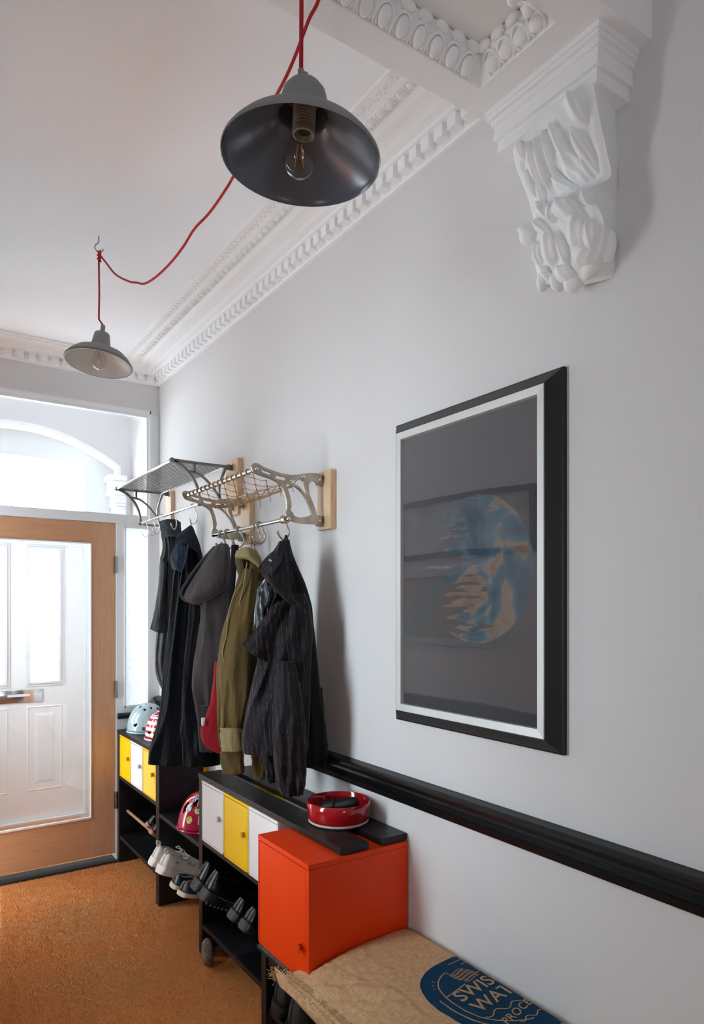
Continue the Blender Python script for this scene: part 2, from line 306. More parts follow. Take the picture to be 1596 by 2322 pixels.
# outer white door
d2 = MB()
X0, X1 = 0.245, 1.155
for a, b, c, d in ((X0, X1, 1.9, 1.937), (X0, X1, 0.03, 0.98), (X0, 0.46, 0.98, 1.9), (0.643, 0.804, 0.98, 1.9), (0.986, X1, 0.98, 1.9)): d2.box(a, b, VY, VY + 0.045, c, d)
d2 = struct(d2.build('door_2', M_DOORW))
for a, b in ((0.46, 0.643), (0.804, 0.986)):
    MB().box(a - 0.004, b + 0.004, VY + 0.018, VY + 0.024, 0.976, 1.904).build('frosted_pane', M_FROST, d2)
    q = MB()
    for e, y in ((0.0, -0.012), (0.016, -0.006)):
        q.box(a - 0.016 - e, a - e, VY + y, VY, 0.965 - e, 1.915 + e, 0.003).box(b + e, b + 0.016 + e, VY + y, VY, 0.965 - e, 1.915 + e, 0.003).box(a - e, b + e, VY + y, VY, 1.90 + e, 1.915 + e, 0.003).box(a - e, b + e, VY + y, VY, 0.965 - e, 0.98 - e, 0.003)
    q.build('pane_frame', M_GLOSSW, d2)
    pc = (a + b) / 2
    q = MB()
    for e0, e1, y0, y1 in ((0.115, 0.108, 0.0, -0.004), (0.108, 0.10, -0.004, 0.004), (0.10, 0.085, 0.004, 0.004), (0.085, 0.045, 0.004, -0.004)):
        z0, z1 = 0.226 - 0.0, 0.812
        A = [(pc - e0, VY + y0, z0 + .115 - e0), (pc + e0, VY + y0, z0 + .115 - e0), (pc + e0, VY + y0, z1 - .115 + e0), (pc - e0, VY + y0, z1 - .115 + e0)]
        B = [(pc - e1, VY + y1, z0 + .115 - e1), (pc + e1, VY + y1, z0 + .115 - e1), (pc + e1, VY + y1, z1 - .115 + e1), (pc - e1, VY + y1, z1 - .115 + e1)]
        q.add(A + B, [(0, 1, 5, 4), (1, 2, 6, 5), (2, 3, 7, 6), (3, 0, 4, 7)])
    e = 0.045; q.add([(pc - e, VY - .004, z0 + .07), (pc + e, VY - .004, z0 + .07), (pc + e, VY - .004, z1 - .07), (pc - e, VY - .004, z1 - .07)], [(0, 1, 2, 3)])
    q.build('raised_panel', M_DOORW, d2)
lb = MB().box(0.585, 0.877, VY - 0.008, VY, 0.842, 0.928, 0.003).build('letterbox', M_CHR, d2, True)
MB().box(0.60, 0.862, VY - 0.013, VY - 0.008, 0.858, 0.912, 0.002).build('flap', M_CHR, lb, True)
MB().box(0.66, 0.80, VY - 0.0145, VY - 0.013, 0.885, 0.902).build('nameplate', M_GLOSSW, lb)
fr = MB().box(1.158, 1.37, VY - 0.02, VY + 0.09, -0.05, 2.18).box(0.03, 0.242, VY - 0.02, VY + 0.09, -0.05, 2.18).box(0.242, 1.158, VY - 0.02, VY + 0.09, 1.94, 2.18).box(0.24, 1.16, VY - 0.04, VY + 0.09, -0.05, 0.028)
fr.box(1.158, 1.37, VY - 0.02, VY + 0.09, 2.18, 2.8).box(0.0, 0.242, VY - 0.02, VY + 0.09, 2.18, 2.8).box(0.242, 1.158, VY - 0.02, VY + 0.09, 2.53, 2.8)
w3 = struct(fr.build('window_3', M_GLOSSW)); MB().box(0.242, 1.158, VY + 0.03, VY + 0.036, 2.18, 2.53).build('glass_pane', M_GLASS, w3)
mt = MB().box(0.25, 1.12, 5.02, 5.12, 0.0, 0.014).build('coir_strip', M_COIR); tag(mt, 'thin worn coir strip lying at the foot of the white front door', 'doormat')

# cornices
def cornice(name, kind, k, a0, a1):
    prof = [(0, 2.838), (0.014, 2.838), (0.014, 2.848), (0.022, 2.852), (0.022, 2.884), (0.06, 2.886), (0.064, 2.896), (0.085, 2.899), (0.10, 2.905), (0.13, 2.910), (0.134, 2.903), (0.15, 2.905), (0.17, 2.912), (0.185, 2.912), (0.19, 2.905), (0.215, 2.902), (0.235, 2.907), (0.268, 2.910), (0.27, HC), (0, HC)]
    if kind == 'y': return MB().extr([(WX - p * k, z) for p, z in prof], 'y', a0, a1).build(name, M_PLAS)
    return MB().extr([(DY - p * k, z) for p, z in prof], 'x', a0, a1).build(name, M_PLAS)
c1 = struct(cornice('trim_4', 'y', 1.0, 1.24, DY)); c2 = struct(cornice('trim_5', 'x', 0.78, -0.05, WX))
dm = MB().box(-0.016, 0.022, -0.018, 0.018, 0, 0.0372, 0.003).mesh('dentil', False); dm.materials.append(M_PLAS.m)
def inst(name, me, p, loc, rot=(0, 0, 0), sc=(1, 1, 1)):
    o = bpy.data.objects.new(name, me); COL.objects.link(o); o.parent = p; o.location = Vector(loc) - rootloc(p); o.rotation_euler = rot; o.scale = sc; return o
y = 1.27
while y < 4.04: inst('dentil', dm, c1, (WX - 0.036 + random.uniform(-.001, .001), y, 2.848)); y += 0.057
x = 1.30
while x > 0.0: inst('dentil', dm, c2, (x, DY - 0.032, 2.848), (0, 0, PI / 2)); x -= 0.0595
em = MB().ball((0, 0, 0), (0.015, 0.012, 0.010), 12, 8).mesh('egg', True, ang=180); em.materials.append(M_PLAS.m)
eg = MB()
for i in range(14):
    a = PI * 1.9 * i / 13 - PI * 1.45
    eg.v.append((0, 0, 0))
rim = MB().tube([(0.018 * math.cos(a), 0.0155 * math.sin(a), 0) for a in [(-0.8 + 1.6 * i / 12) * PI for i in range(13)]], 0.0035, 6).mesh('egg_rim', True, ang=180); rim.materials.append(M_PLAS.m)
y = 1.26
while y < 3.85:
    inst('egg', em, c1, (WX - 0.20, y, 2.904), (0, 0, 0)); inst('egg_rim', rim, c1, (WX - 0.20, y, 2.9025), (0, 0, PI)) ; y += 0.045
lf = MB()
for i in range(260):
    yy = 1.26 + i * 0.0103; xx = WX - 0.245 + 0.008 * math.sin(i * 1.9); lf.ball((xx, yy, 2.909), (0.007 + 0.004 * random.random(), 0.006, 0.004), 7, 4)
lf.build('leaf_relief', M_PLAS, c1, True, 180, 'stuff')
lf = MB()
for i in range(150): lf.ball((0.0 + i * 0.0078, DY - 0.185 + 0.006 * math.sin(i * 1.7), 2.906), (0.004, 0.008, 0.004), 6, 4)
lf.build('leaf_relief', M_PLAS, c2, True, 180, 'stuff')
# beam with recessed, egg-and-dart edged soffit
BZ = 2.716
bm_ = MB().box(-0.05, 0.20, 0.86, 1.24, BZ, HC).box(1.155, WX, 0.86, 1.24, BZ, HC).box(0.20, 1.155, 0.86, 0.945, BZ, HC).box(0.20, 1.155, 1.168, 1.24, BZ, HC).box(0.20, 1.155, 0.945, 1.168, BZ + 0.055, HC)
beam = struct(bm_.build('trim_6', M_PLAS))
mo = MB()
def slope(a, b, c, d): mo.add([a, b, c, d], [(0, 1, 2, 3)])
zi, w_ = BZ + 0.05, 0.042
xo0, xo1, yo0, yo1 = 0.20, 1.155, 0.945, 1.168
mo.add([(xo0, yo0, BZ + .004), (xo1, yo0, BZ + .004), (xo1, yo1, BZ + .004), (xo0, yo1, BZ + .004), (xo0 + w_, yo0 + w_, zi), (xo1 - w_, yo0 + w_, zi), (xo1 - w_, yo1 - w_, zi), (xo0 + w_, yo1 - w_, zi)], [(0, 1, 5, 4), (1, 2, 6, 5), (2, 3, 7, 6), (3, 0, 4, 7)])
mo.build('sloping_moulding', M_PLAS, beam)
em2 = MB().ball((0, 0, 0), (0.0155, 0.021, 0.013), 14, 9).mesh('egg', True, ang=180); em2.materials.append(M_PLAS.m)
rim2 = MB().tube([(0.0195 * math.sin(a), 0.025 * math.cos(a), 0) for a in [(-0.78 + 1.56 * i / 14) * PI + PI for i in range(15)]], [0.002] + [0.0042] * 13 + [0.002], 7).mesh('egg_rim', True, ang=180); rim2.materials.append(M_PLAS.m)
drt = MB().lathe([(0.0005, -0.02), (0.004, -0.010), (0.005, 0.004), (0.001, 0.018)], n=8, M=Matrix.Rotation(PI / 2, 4, 'X')).mesh('dart', True, ang=180); drt.materials.append(M_PLAS.m)
flr = MB().ball((0, 0, 0), (0.02, 0.010, 0.012), 10, 6).mesh('leaf', True, ang=180); flr.materials.append(M_PLAS.m)
tl = math.atan2(0.046, 0.042)
x = 1.095; zm = BZ + 0.020
while x > 0.26:
    inst('egg', em2, beam, (x, yo1 - 0.017, zm - .003), (-tl, 0, 0)); inst('egg_rim', rim2, beam, (x, yo1 - 0.017, zm - .002), (-tl, 0, 0)); inst('dart', drt, beam, (x - 0.0235, yo1 - 0.017, zm - .004), (-tl, 0, 0)); inst('leaf', flr, beam, (x, yo1 - 0.040, zi - 0.004), (0, 0, 0))
    inst('egg', em2, beam, (x, yo0 + 0.017, zm - .003), (tl, 0, PI)); inst('egg_rim', rim2, beam, (x, yo0 + 0.017, zm - .002), (tl, 0, 0)); inst('leaf', flr, beam, (x, yo0 + 0.040, zi - 0.004)); x -= 0.047
y = 0.985
while y < 1.14:
    inst('egg', em2, beam, (xo1 - 0.017, y, zm - .003), (tl * 0, tl, 0), (1.0, 0.85, 1)); inst('egg_rim', rim2, beam, (xo1 - 0.017, y, zm - .002), (-tl, 0, -PI / 2)); inst('leaf', flr, beam, (xo1 - 0.042, y, zi - 0.004), (0, 0, PI / 2)); y += 0.043

# corbel
cb = thing('corbel', 'carved white plaster acanthus scroll corbel under the ceiling beam', 'corbel', (1.30, 1.05, 2.16))
ab = MB()
for z0, z1, xf, yn, yf in ((2.703, 2.716, 1.220, 0.889, 1.219), (2.692, 2.703, 1.224, 0.893, 1.215), (2.678, 2.692, 1.232, 0.899, 1.209), (2.660, 2.678, 1.238, 0.905, 1.203), (2.642, 2.660, 1.236, 0.904, 1.205), (2.630, 2.642, 1.246, 0.913, 1.198), (2.612, 2.630, 1.244, 0.912, 1.199)):
    ab.box(xf, WX, yn, yf, z0, z1 + 0.001, 0.0035)
ab.build('abacus', M_PLAS, cb, True, 60)
far = [(1180, 318, 1.250), (1164, 340, 1.252), (1172, 385, 1.265), (1190, 430, 1.285), (1204, 475, 1.30), (1207, 502, 1.30), (1188, 518, 1.285), (1190, 548, 1.28), (1211, 568, 1.29), (1213, 600, 1.305), (1224, 648, 1.335)]
near = [(1345, 183, 1.247), (1352, 230, 1.252), (1364, 290, 1.265), (1376, 345, 1.285), (1384, 400, 1.300), (1345, 425, 1.27), (1352, 460, 1.27), (1368, 500, 1.275), (1366, 545, 1.285), (1352, 590, 1.30), (1318, 648, 1.335)]
# acanthus relief: overlapping domes traced in the plane of the face: (u, v, half length, half width, angle deg, height)
domes = [(1192, 345, 24, 12, 75, .018), (1222, 372, 50, 10, 80, .020), (1246, 375, 62, 9, 78, .022), (1268, 360, 66, 10, 74, .024), (1290, 335, 58, 13, 65, .026), (1320, 250, 42, 18, 70, .028), (1312, 380, 48, 26, 50, .024), (1335, 345, 60, 14, 62, .020),
         (1215, 420, 34, 9, 72, .018), (1240, 430, 40, 9, 85, .020), (1345, 385, 24, 12, 70, .016), (1290, 420, 30, 15, 30, .018),
         (1205, 530, 20, 18, 0, .03), (1245, 480, 22, 17, 60, .024), (1270, 485, 26, 11, 100, .024), (1300, 480, 30, 26, 60, .034), (1340, 450, 20, 14, 80, .02), (1322, 530, 42, 20, 95, .026), (1262, 570, 40, 18, 85, .026), (1228, 580, 30, 14, 80, .02), (1350, 540, 40, 14, 85, .02),
         (1290, 570, 44, 9, 75, .02), (1250, 625, 20, 10, 60, .02), (1295, 630, 26, 18, 60, .026), (1335, 585, 26, 18, 120, .022), (1240, 520, 26, 12, 40, .018)]
def corb(u, v):
    a = cr(far, v); b = cr(near, v)
    A = pt(a[0], a[1], X=a[2]); B = pt(b[0], b[1], X=b[2]); p = A.lerp(B, u)
    pu, pv = a[0] + (b[0] - a[0]) * u, a[1] + (b[1] - a[1]) * u
    h = 0.0
    for (du, dv, L, Wd, an, hh) in domes:
        x, y = pu - du, pv - dv; c_, s_ = math.cos(math.radians(an)), math.sin(math.radians(an))
        q = ((x * c_ + y * s_) / L) ** 2 + ((-x * s_ + y * c_) / Wd) ** 2
        if q < 1:
            cr_ = (-x * s_ + y * c_) / Wd; h = max(h, hh * 1.05 * (1 - q) ** 0.42 + 0.0022 * math.cos(cr_ * 7.5 + 0.6 * (x * c_ + y * s_) / L))
    h += 0.003 * math.sin(u * 40 + 5 * v) * math.exp(-((v - 0.3) / 0.25) ** 2) + 0.0025 * noise.noise(p * 40)
    e = min(1, min(u, 1 - u) / 0.05); h *= e
    edge = 0.018 * (1 - (2 * u - 1) ** 4)
    return Vector((p.x - h - edge * 0.7, p.y, p.z))
cg = MB().grid(corb, 110, 170)
lastrow = [Vector(cg.v[169 * 110 + i]) for i in range(110)]
cg.add(lastrow + [Vector((WX + .002, p.y, p.z + .012)) for p in lastrow], [(i, i + 1, 111 + i, 110 + i) for i in range(109)])
for (u, v, X, r, ang_) in ((1200, 530, 1.268, (.022, .026, .028), 0), (1233, 632, 1.325, (.020, .014, .030), .3), (1262, 640, 1.322, (.022, .013, .024), -.2), (1300, 638, 1.325, (.024, .022, .026), .5), (1340, 602, 1.315, (.020, .018, .030), .6), (1380, 560, 1.325, (.020, .014, .034), .2), (1190, 365, 1.262, (.014, .012, .026), .3)):
    q_ = pt(u, v, X=X); cg.ball(q_, r, 20, 12, Matrix.Rotation(ang_, 4, 'X'))
cg.build('acanthus_carving', M_PLAS, cb, True, 180)
sd = MB()
n_ = 60
rows = [cr(near, i / (n_ - 1)) for i in range(n_)]; ns = [pt(a, b, X=c_) for a, b, c_ in rows]
sd.add([p for p in ns] + [Vector((WX + 0.002, max(min(p.y + .03, .950), .939), p.z)) for p in ns], [(i, i + 1, n_ + i + 1, n_ + i) for i in range(n_ - 1)])
rows = [cr(far, i / (n_ - 1)) for i in range(n_)]; fs_ = [pt(a, b, X=c_) for a, b, c_ in rows]
sd.add([p for p in fs_] + [Vector((WX + 0.002, p.y, p.z)) for p in fs_], [(i, i + 1, n_ + i + 1, n_ + i) for i in range(n_ - 1)])
sd.add([fs_[-1] + Vector((0, 0, .002)), ns[-1] + Vector((0, 0, .002)), Vector((WX, .95, ns[-1].z + .02)), Vector((WX, fs_[-1].y, fs_[-1].z + .02))], [(0, 1, 2, 3)])
sd.build('side_panel', M_PLAS, cb, True, 40)

# chair rails
def railprof(sg, x0): return [(x0, 0.868)] + [(x0 - sg * p, z) for p, z in ((0.010, 0.868), (0.012, 0.878), (0.020, 0.880), (0.022, 0.890), (0.018, 0.893), (0.023, 0.897), (0.019, 0.901), (0.024, 0.906), (0.020, 0.910), (0.026, 0.915), (0.026, 0.924), (0.036, 0.932), (0.040, 0.940), (0.040, 0.948), (0.030, 0.953), (0.012, 0.955))] + [(x0, 0.957)]
struct(MB().extr(railprof(1, WX), 'y', -2.5, DY).build('trim_7', M_RAIL))
struct(MB().extr(railprof(-1, -0.05), 'y', 2.15, 3.72).build('trim_8', M_RAIL))
struct(MB().extr([(DY - 0.003, .835), (DY - .02, .837), (DY - .024, .85), (DY - .032, .856), (DY - .032, .868), (DY - .003, .87)], 'x', 1.112, WX).build('trim_9', M_RAIL))
struct(MB().box(WX - 0.018, WX, -2.5, DY, 0, 0.14, 0.003).build('baseboard_right', M_RAIL))

# ------------------------------------------------------------------ pendant lamps and swagged flex
def bulb(p, c, s=1.0):
    c = Vector(c)
    prof = [(0.0, -0.0305), (0.010, -0.029), (0.020, -0.0225), (0.028, -0.011), (0.030, 0.0), (0.0285, 0.010), (0.023, 0.024), (0.0165, 0.037), (0.0135, 0.046)]
    b = MB().lathe([(r * s, z * s) for r, z in prof], c, 32).build('bulb_glass', M_BULB, p, True, 180); b['label'] = 'clear glass bulb'
    f = MB()
    for k, a in enumerate((0.3, 1.9, 3.5, 5.1)):
        f.tube([c + Vector((0.004 * math.cos(a), 0.004 * math.sin(a), 0.026)) * s, c + Vector((0.011 * math.cos(a), 0.011 * math.sin(a), -0.008)) * s], 0.0007 * s, 6)
    fo = f.build('filament', M_FIL, b, True); fo['label'] = 'amber filament sticks'
    g = MB().tube([c + Vector((0, 0, 0.045)) * s, c + Vector((0, 0, 0.028)) * s, c + Vector((0, 0, -0.008)) * s], [0.008 * s, 0.003 * s, 0.001 * s], 8); g.build('glass_stem', M_BULB, b, True)
L1 = Vector((0.598, 1.044, 2.278))
lp = thing('pendant_lamp', 'large dark grey metal dome pendant lamp with clear filament bulb, in front of the beam', 'lamp', L1)
Rt = Matrix.Rotation(math.radians(0.5), 4, Vector((CS, -SN, 0))) @ Matrix.Rotation(math.radians(3.0), 4, Vector((SN, CS, 0)))
out = [(0.1390, -0.003), (0.1396, 0.0), (0.1385, 0.004), (0.132, 0.013), (0.120, 0.026), (0.101, 0.041), (0.081, 0.054), (0.062, 0.065), (0.047, 0.073), (0.0430, 0.078), (0.0420, 0.088), (0.0410, 0.103), (0.037, 0.117), (0.028, 0.128), (0.015, 0.134), (0.005, 0.136), (0.0045, 0.150)]
inn = [(0.1390, -0.003), (0.1366, -0.001), (0.1355, 0.004), (0.129, 0.012), (0.117, 0.024), (0.098, 0.039), (0.079, 0.051), (0.060, 0.062), (0.046, 0.069), (0.041, 0.075), (0.039, 0.086), (0.037, 0.110), (0.001, 0.118)]
MB().lathe(out, L1, 96, Rt).build('lamp_shade', M_LAMP, lp, True, 60)
q = MB().lathe(inn, L1, 96, Rt).build('shade_lining', M_LAMPIN, lp, True, 60); q['label'] = 'dark blue-grey satin lining'
sk = [(0.0, 0.148), (0.019, 0.148)] + [(0.019 + (0.0012 if k % 2 else -0.0008), 0.148 - k * 0.0026) for k in range(22)] + [(0.019, 0.088), (0.0205, 0.086), (0.0195, 0.078), (0.016, 0.077), (0.0135, 0.085)]
q = MB().lathe(sk, L1 + Vector((0, 0, -0.036)), 36, Rt).build('bulb_holder', Mt('grey_bakelite', 'A39B92', 0.45), lp, True, 25); q['label'] = 'ribbed threaded bulb holder'
bulb(lp, L1 + Vector((-0.001, 0.004, 0.000)), 1.0)
MB().tube([L1 + Vector((0.0, 0, 0.138)), L1 + Vector((0, 0, 0.156))], 0.006, 12).build('cord_grip', M_STEEL, lp, True)
fx = thing('lamp_flex', 'red fabric flex hanging straight down to the large dome lamp', 'cable', L1 + Vector((0, 0, 0.17)))
MB().tube([L1 + Vector((0, 0, 0.150)), L1 + Vector((0.001, 0, 0.30)), L1 + Vector((0, 0.0, 2.772 - L1.z))], 0.0039, 12).build('cable', M_RED, fx, True, 180)
L2 = Vector((0.665, 2.72, 2.432))
l2 = thing('pendant_lamp', 'small grey enamel pendant lamp with off-white lining hanging from a ceiling hook', 'lamp', L2)
Rt = Euler((math.radians(-3), math.radians(7.0), 0)).to_matrix().to_4x4()
out = [(0.122, -0.004), (0.1235, -0.002), (0.1235, 0.001), (0.120, 0.008), (0.110, 0.022), (0.094, 0.036), (0.072, 0.047), (0.050, 0.054), (0.040, 0.058)]
inn = [(0.122, -0.004), (0.1205, 0.0), (0.118, 0.007), (0.108, 0.020), (0.092, 0.034), (0.070, 0.045), (0.048, 0.052), (0.030, 0.058), (0.001, 0.06)]
MB().lathe(out, L2, 80, Rt).build('lamp_shade', M_LAMP, l2, True, 60)
q = MB().lathe(inn, L2, 80, Rt).build('shade_lining', M_LAMPW, l2, True, 60); q['label'] = 'off-white enamel lining'
q = MB().lathe([(0.1215, -0.005), (0.1245, -0.005), (0.1255, -0.001), (0.1245, 0.003), (0.122, 0.003)], L2, 80, Rt).build('rolled_rim', M_DKM, l2, True, 60)
q = MB().lathe([(0.041, 0.056), (0.038, 0.060), (0.034, 0.080), (0.029, 0.112), (0.027, 0.118), (0.020, 0.121), (0.009, 0.122)], L2, 40, Rt).build('neck_cone', M_LAMP, l2, True, 50)
MB().lathe([(0.0085, 0.120), (0.0085, 0.150), (0.0065, 0.153), (0.004, 0.154)], L2, 20, Rt).build('cap_tube', M_LAMP, l2, True, 40)
# oval maker's plate on the shade
pc = Rt @ Vector((0.093 * SN + 0.0, 0, 0)); pl_ = MB()
th0 = -0.95
def onsh(a, r): 
    z = float(np.interp(r, [0.04, .05, .072, .094, .110, .120], [.058, .054, .047, .036, .022, .008]))
    return L2 + (Rt @ Vector((r * math.cos(a), r * math.sin(a), z + 0.0012)))
vs = [onsh(th0, 0.095)] + [onsh(th0 + 0.21 * math.cos(t), 0.095 + 0.011 * math.sin(t)) for t in [2 * PI * i / 24 for i in range(24)]]
pl_.add(vs, [(0, 1 + i, 1 + (i + 1) % 24) for i in range(24)])
mm = Mt('worn_brass_plate', '8C7C3C', 0.45, 0.6); mm.vary(300, '3A3622', 0.4, 0.6); q = pl_.build('oval_badge', mm, l2, True); q['label'] = 'worn brass oval badge'
bulb(l2, L2 + Vector((0.002, 0, 0.006)), 1.0)
hk = MB().tube(spline([(0.665, 2.72, 2.935), (0.665, 2.72, 2.905), (0.662, 2.72, 2.892), (0.652, 2.72, 2.880), (0.651, 2.72, 2.868), (0.660, 2.72, 2.860), (0.672, 2.72, 2.860), (0.680, 2.72, 2.868), (0.681, 2.72, 2.874)], 40), 0.0022, 8).build('ceiling_hook', M_STEEL, None, True)
tag(hk, 'small steel cup hook screwed into the white ceiling', 'hook')
hk = MB().tube(spline([(0.70, 1.10, 2.79), (0.70, 1.10, 2.76), (0.692, 1.10, 2.75), (0.70, 1.10, 2.74), (0.708, 1.10, 2.75)], 20), 0.0022, 8).build('ceiling_hook', M_STEEL, None, True)
tag(hk, 'steel hook under the beam soffit holding the swagged flex', 'hook')
f2 = thing('lamp_flex', 'red fabric flex swagged across the ceiling and down to the small lamp', 'cable', (0.665, 2.72, 2.86))
sw = [pt(228, 580, 2.62), pt(240, 595, 2.60), pt(262, 622, 2.52), pt(292, 638, 2.44), pt(310, 641, 2.40), pt(328, 643, 2.35), pt(352, 629, 2.28), pt(385, 598, 2.18), pt(415, 560, 2.10), pt(440, 520, 2.03), pt(470, 488, 1.97), pt(490, 462, 1.92), pt(510, 432, 1.87), pt(528, 402, 1.83), pt(580, 300, 1.66), pt(638, 195, 1.50), pt(668, 130, 1.44), pt(700, 45, 1.375), pt(722, 0, 1.345), Vector((0.700, 1.10, 2.742))]
MB().tube(spline(sw, 160), 0.0036, 10).build('cable', M_RED, f2, True, 180)
MB().tube([Vector((0.665, 2.72, 2.855)), Vector((0.667, 2.72, 2.7)), Vector((0.6655, 2.72, 2.60)), L2 + Rt @ Vector((0, 0, 0.152))], 0.0034, 10).build('drop_cable', M_RED, f2, True, 180)
kn = MB()
kn.tube([Vector((0.666 + 0.006 * math.cos(a), 2.72 + 0.006 * math.sin(a), 2.866 - 0.0022 * a)) for a in [i * 0.5 for i in range(40)]], 0.003, 8)
kn.build('knot', M_RED, f2, True, 180)

# ------------------------------------------------------------------ luggage racks
def strip(mb, pts, w, y0, y1, n=24):
    """flat bar of varying width following pts (x,z) lying in the x-z plane"""
    P = spline([(a, b, 0) for a, b in pts], n); ws = w if isinstance(w, (list, tuple)) else [w, w]
    L, R = [], []
    for i, p in enumerate(P):
        d = (P[min(i + 1, n - 1)] - P[max(i - 1, 0)]).normalized(); nn = Vector((-d.y, d.x, 0)); ww = float(np.interp(i / (n - 1), np.linspace(0, 1, len(ws)), ws)) / 2
        L.append(p + nn * ww); R.append(p - nn * ww)
    vs = []
    for y in (y0, y1): vs += [(p.x, y, p.y) for p in L] + [(p.x, y, p.y) for p in R]
    fs = []
    for i in range(n - 1): fs += [(i, i + 1, n + i + 1, n + i), (2 * n + i, 3 * n + i, 3 * n + i + 1, 2 * n + i + 1), (i, 2 * n + i, 2 * n + i + 1, i + 1), (n + i, n + i + 1, 3 * n + i + 1, 3 * n + i)]
    fs += [(0, n, 3 * n, 2 * n), (n - 1, 3 * n - 1, 4 * n - 1, 2 * n - 1)]
    mb.add(vs, fs)
def polycurve(name, loops, y, th, mat, parent, bev=0.0008):
    cu = bpy.data.curves.new(name, 'CURVE'); cu.dimensions = '2D'; cu.fill_mode = 'BOTH'; cu.extrude = th / 2 - bev; cu.bevel_depth = bev; cu.bevel_resolution = 1
    for L in loops:
        s = cu.splines.new('POLY'); Q = []
        n = len(L)
        for i in range(n):
            for k in range(3): Q.append(cr([L[(i - 1) % n], L[i], L[(i + 1) % n], L[(i + 2) % n]], 1 / 3 + k / 9))
        s.points.add(len(Q) - 1)
        for i, (a, b) in enumerate(Q): s.points[i].co = (a, b, 0, 1)
        s.use_cyclic_u = True
    o = bpy.data.objects.new('tmp', cu); COL.objects.link(o); dg = bpy.context.evaluated_depsgraph_get(); me = bpy.data.meshes.new_from_object(o.evaluated_get(dg)); bpy.data.objects.remove(o)
    off = rootloc(parent)
    me.transform(Matrix.Translation(Vector((0, y, 0)) - off) @ Matrix.Rotation(PI / 2, 4, 'X')); me.name = name; me.materials.clear(); me.materials.append(mat.m)
    o = bpy.data.objects.new(name, me); COL.objects.link(o); o.parent = parent; return o
def q2(u, v): p = pt(400 + u / 4.2, 1030 + v / 4.2, Y=2.165); return (p.x, p.z)
OUT = [(712, 120), (725, 95), (750, 85), (780, 96), (830, 125), (920, 160), (1000, 185), (1100, 200), (1200, 190), (1260, 182), (1320, 183), (1372, 195), (1374, 262), (1320, 268), (1306, 255), (1275, 262), (1256, 290), (1255, 335), (1268, 400), (1300, 480), (1325, 560), (1334, 588), (1372, 590), (1372, 662), (1320, 667), (1200, 660), (1120, 645), (1075, 622), (1045, 595), (1042, 560), (1051, 520), (1045, 440), (1028, 370), (1000, 310), (960, 270), (900, 237), (820, 208), (760, 187), (725, 160)]
HOL = [[(805, 140), (850, 160), (895, 178), (887, 200), (845, 187), (810, 170)], [(946, 200), (990, 210), (1036, 220), (1030, 254), (985, 245), (940, 232)],
       [(1082, 240), (1140, 246), (1200, 250), (1212, 320), (1235, 380), (1258, 432), (1225, 392), (1180, 330), (1125, 285), (1084, 268)],
       [(1040, 285), (1100, 297), (1155, 330), (1205, 385), (1250, 470), (1280, 555), (1276, 583), (1200, 604), (1150, 604), (1115, 585), (1100, 555), (1080, 532), (1090, 490), (1082, 430), (1062, 355)]]
br = thing('luggage_rack', 'nickel luggage rack with knotted rope net, nearer of the two wall racks', 'luggage rack', (WX - 0.025, 2.48, 1.81))
loops = [[q2(*p) for p in L] for L in [OUT] + HOL]
BY = (2.165, 2.845)
for y in BY: polycurve('bracket', loops, y, 0.010, M_BRS, br)
for y in BY:
    yb = y
    MB().box(WX - 0.026, WX - 0.0005, yb - 0.048, yb + 0.048, 1.782, 2.000, 0.003).build('mounting_block', M_ASH, br)
    for z in (1.964, 1.813):
        b = MB().box(WX - 0.034, WX - 0.026, y + 0.004, y + 0.024, z - 0.020, z + 0.020, 0.002).box(WX - 0.058, WX - 0.028, y + 0.005, y + 0.011, z - 0.020, z + 0.020, 0.002).build('fixing_plate', M_STEEL, br, True)
        MB().ball((WX - 0.035, y + 0.018, z), 0.005, 10, 6).ball((WX - 0.046, y - 0.006, z), 0.005, 10, 6).build('bolt', M_CHR, b, True)
def wp(u, v, y): p = pt(u, v, Y=2.165); return Vector((p.x, y, p.z))
RX, RZ = 1.186, 1.811
MB().tube([(RX, BY[0] - 0.004, RZ), (RX, BY[1] + 0.004, RZ)], 0.0078, 16).build('hanging_rod', M_CHR, br, True)
FXc = wp(577, 1061, 0)
MB().tube([(FXc.x + 0.004, BY[0], FXc.z - 0.004), (FXc.x + 0.004, BY[1], FXc.z - 0.004)], 0.0075, 16).build('front_rod', M_CHR, br, True)
BX = wp(686, 1082, 0)
MB().tube([(BX.x, BY[0], BX.z), (BX.x, BY[1], BX.z)], 0.004, 12).build('rear_rod', M_BRS, br, True)
nut = MB().ball((0, 0, 0), (0.0075, 0.006, 0.0075), 12, 6).mesh('dome_nut', True, ang=180); nut.materials.append(M_CHR.m)
for y in BY:
    for p in ((FXc.x + .004, FXc.z - .004), (BX.x, BX.z), (RX, RZ)): inst('dome_nut', nut, br, (p[0], y - 0.007, p[1]))
bo = MB()
bo.lathe([(0.0079, -0.012), (0.014, -0.012), (0.0155, 0), (0.014, 0.012), (0.0079, 0.012)], (RX, BY[0] + 0.018, RZ), 20, Matrix.Rotation(PI / 2, 4, 'X')); bo.build('collar', M_BRS, br, True)
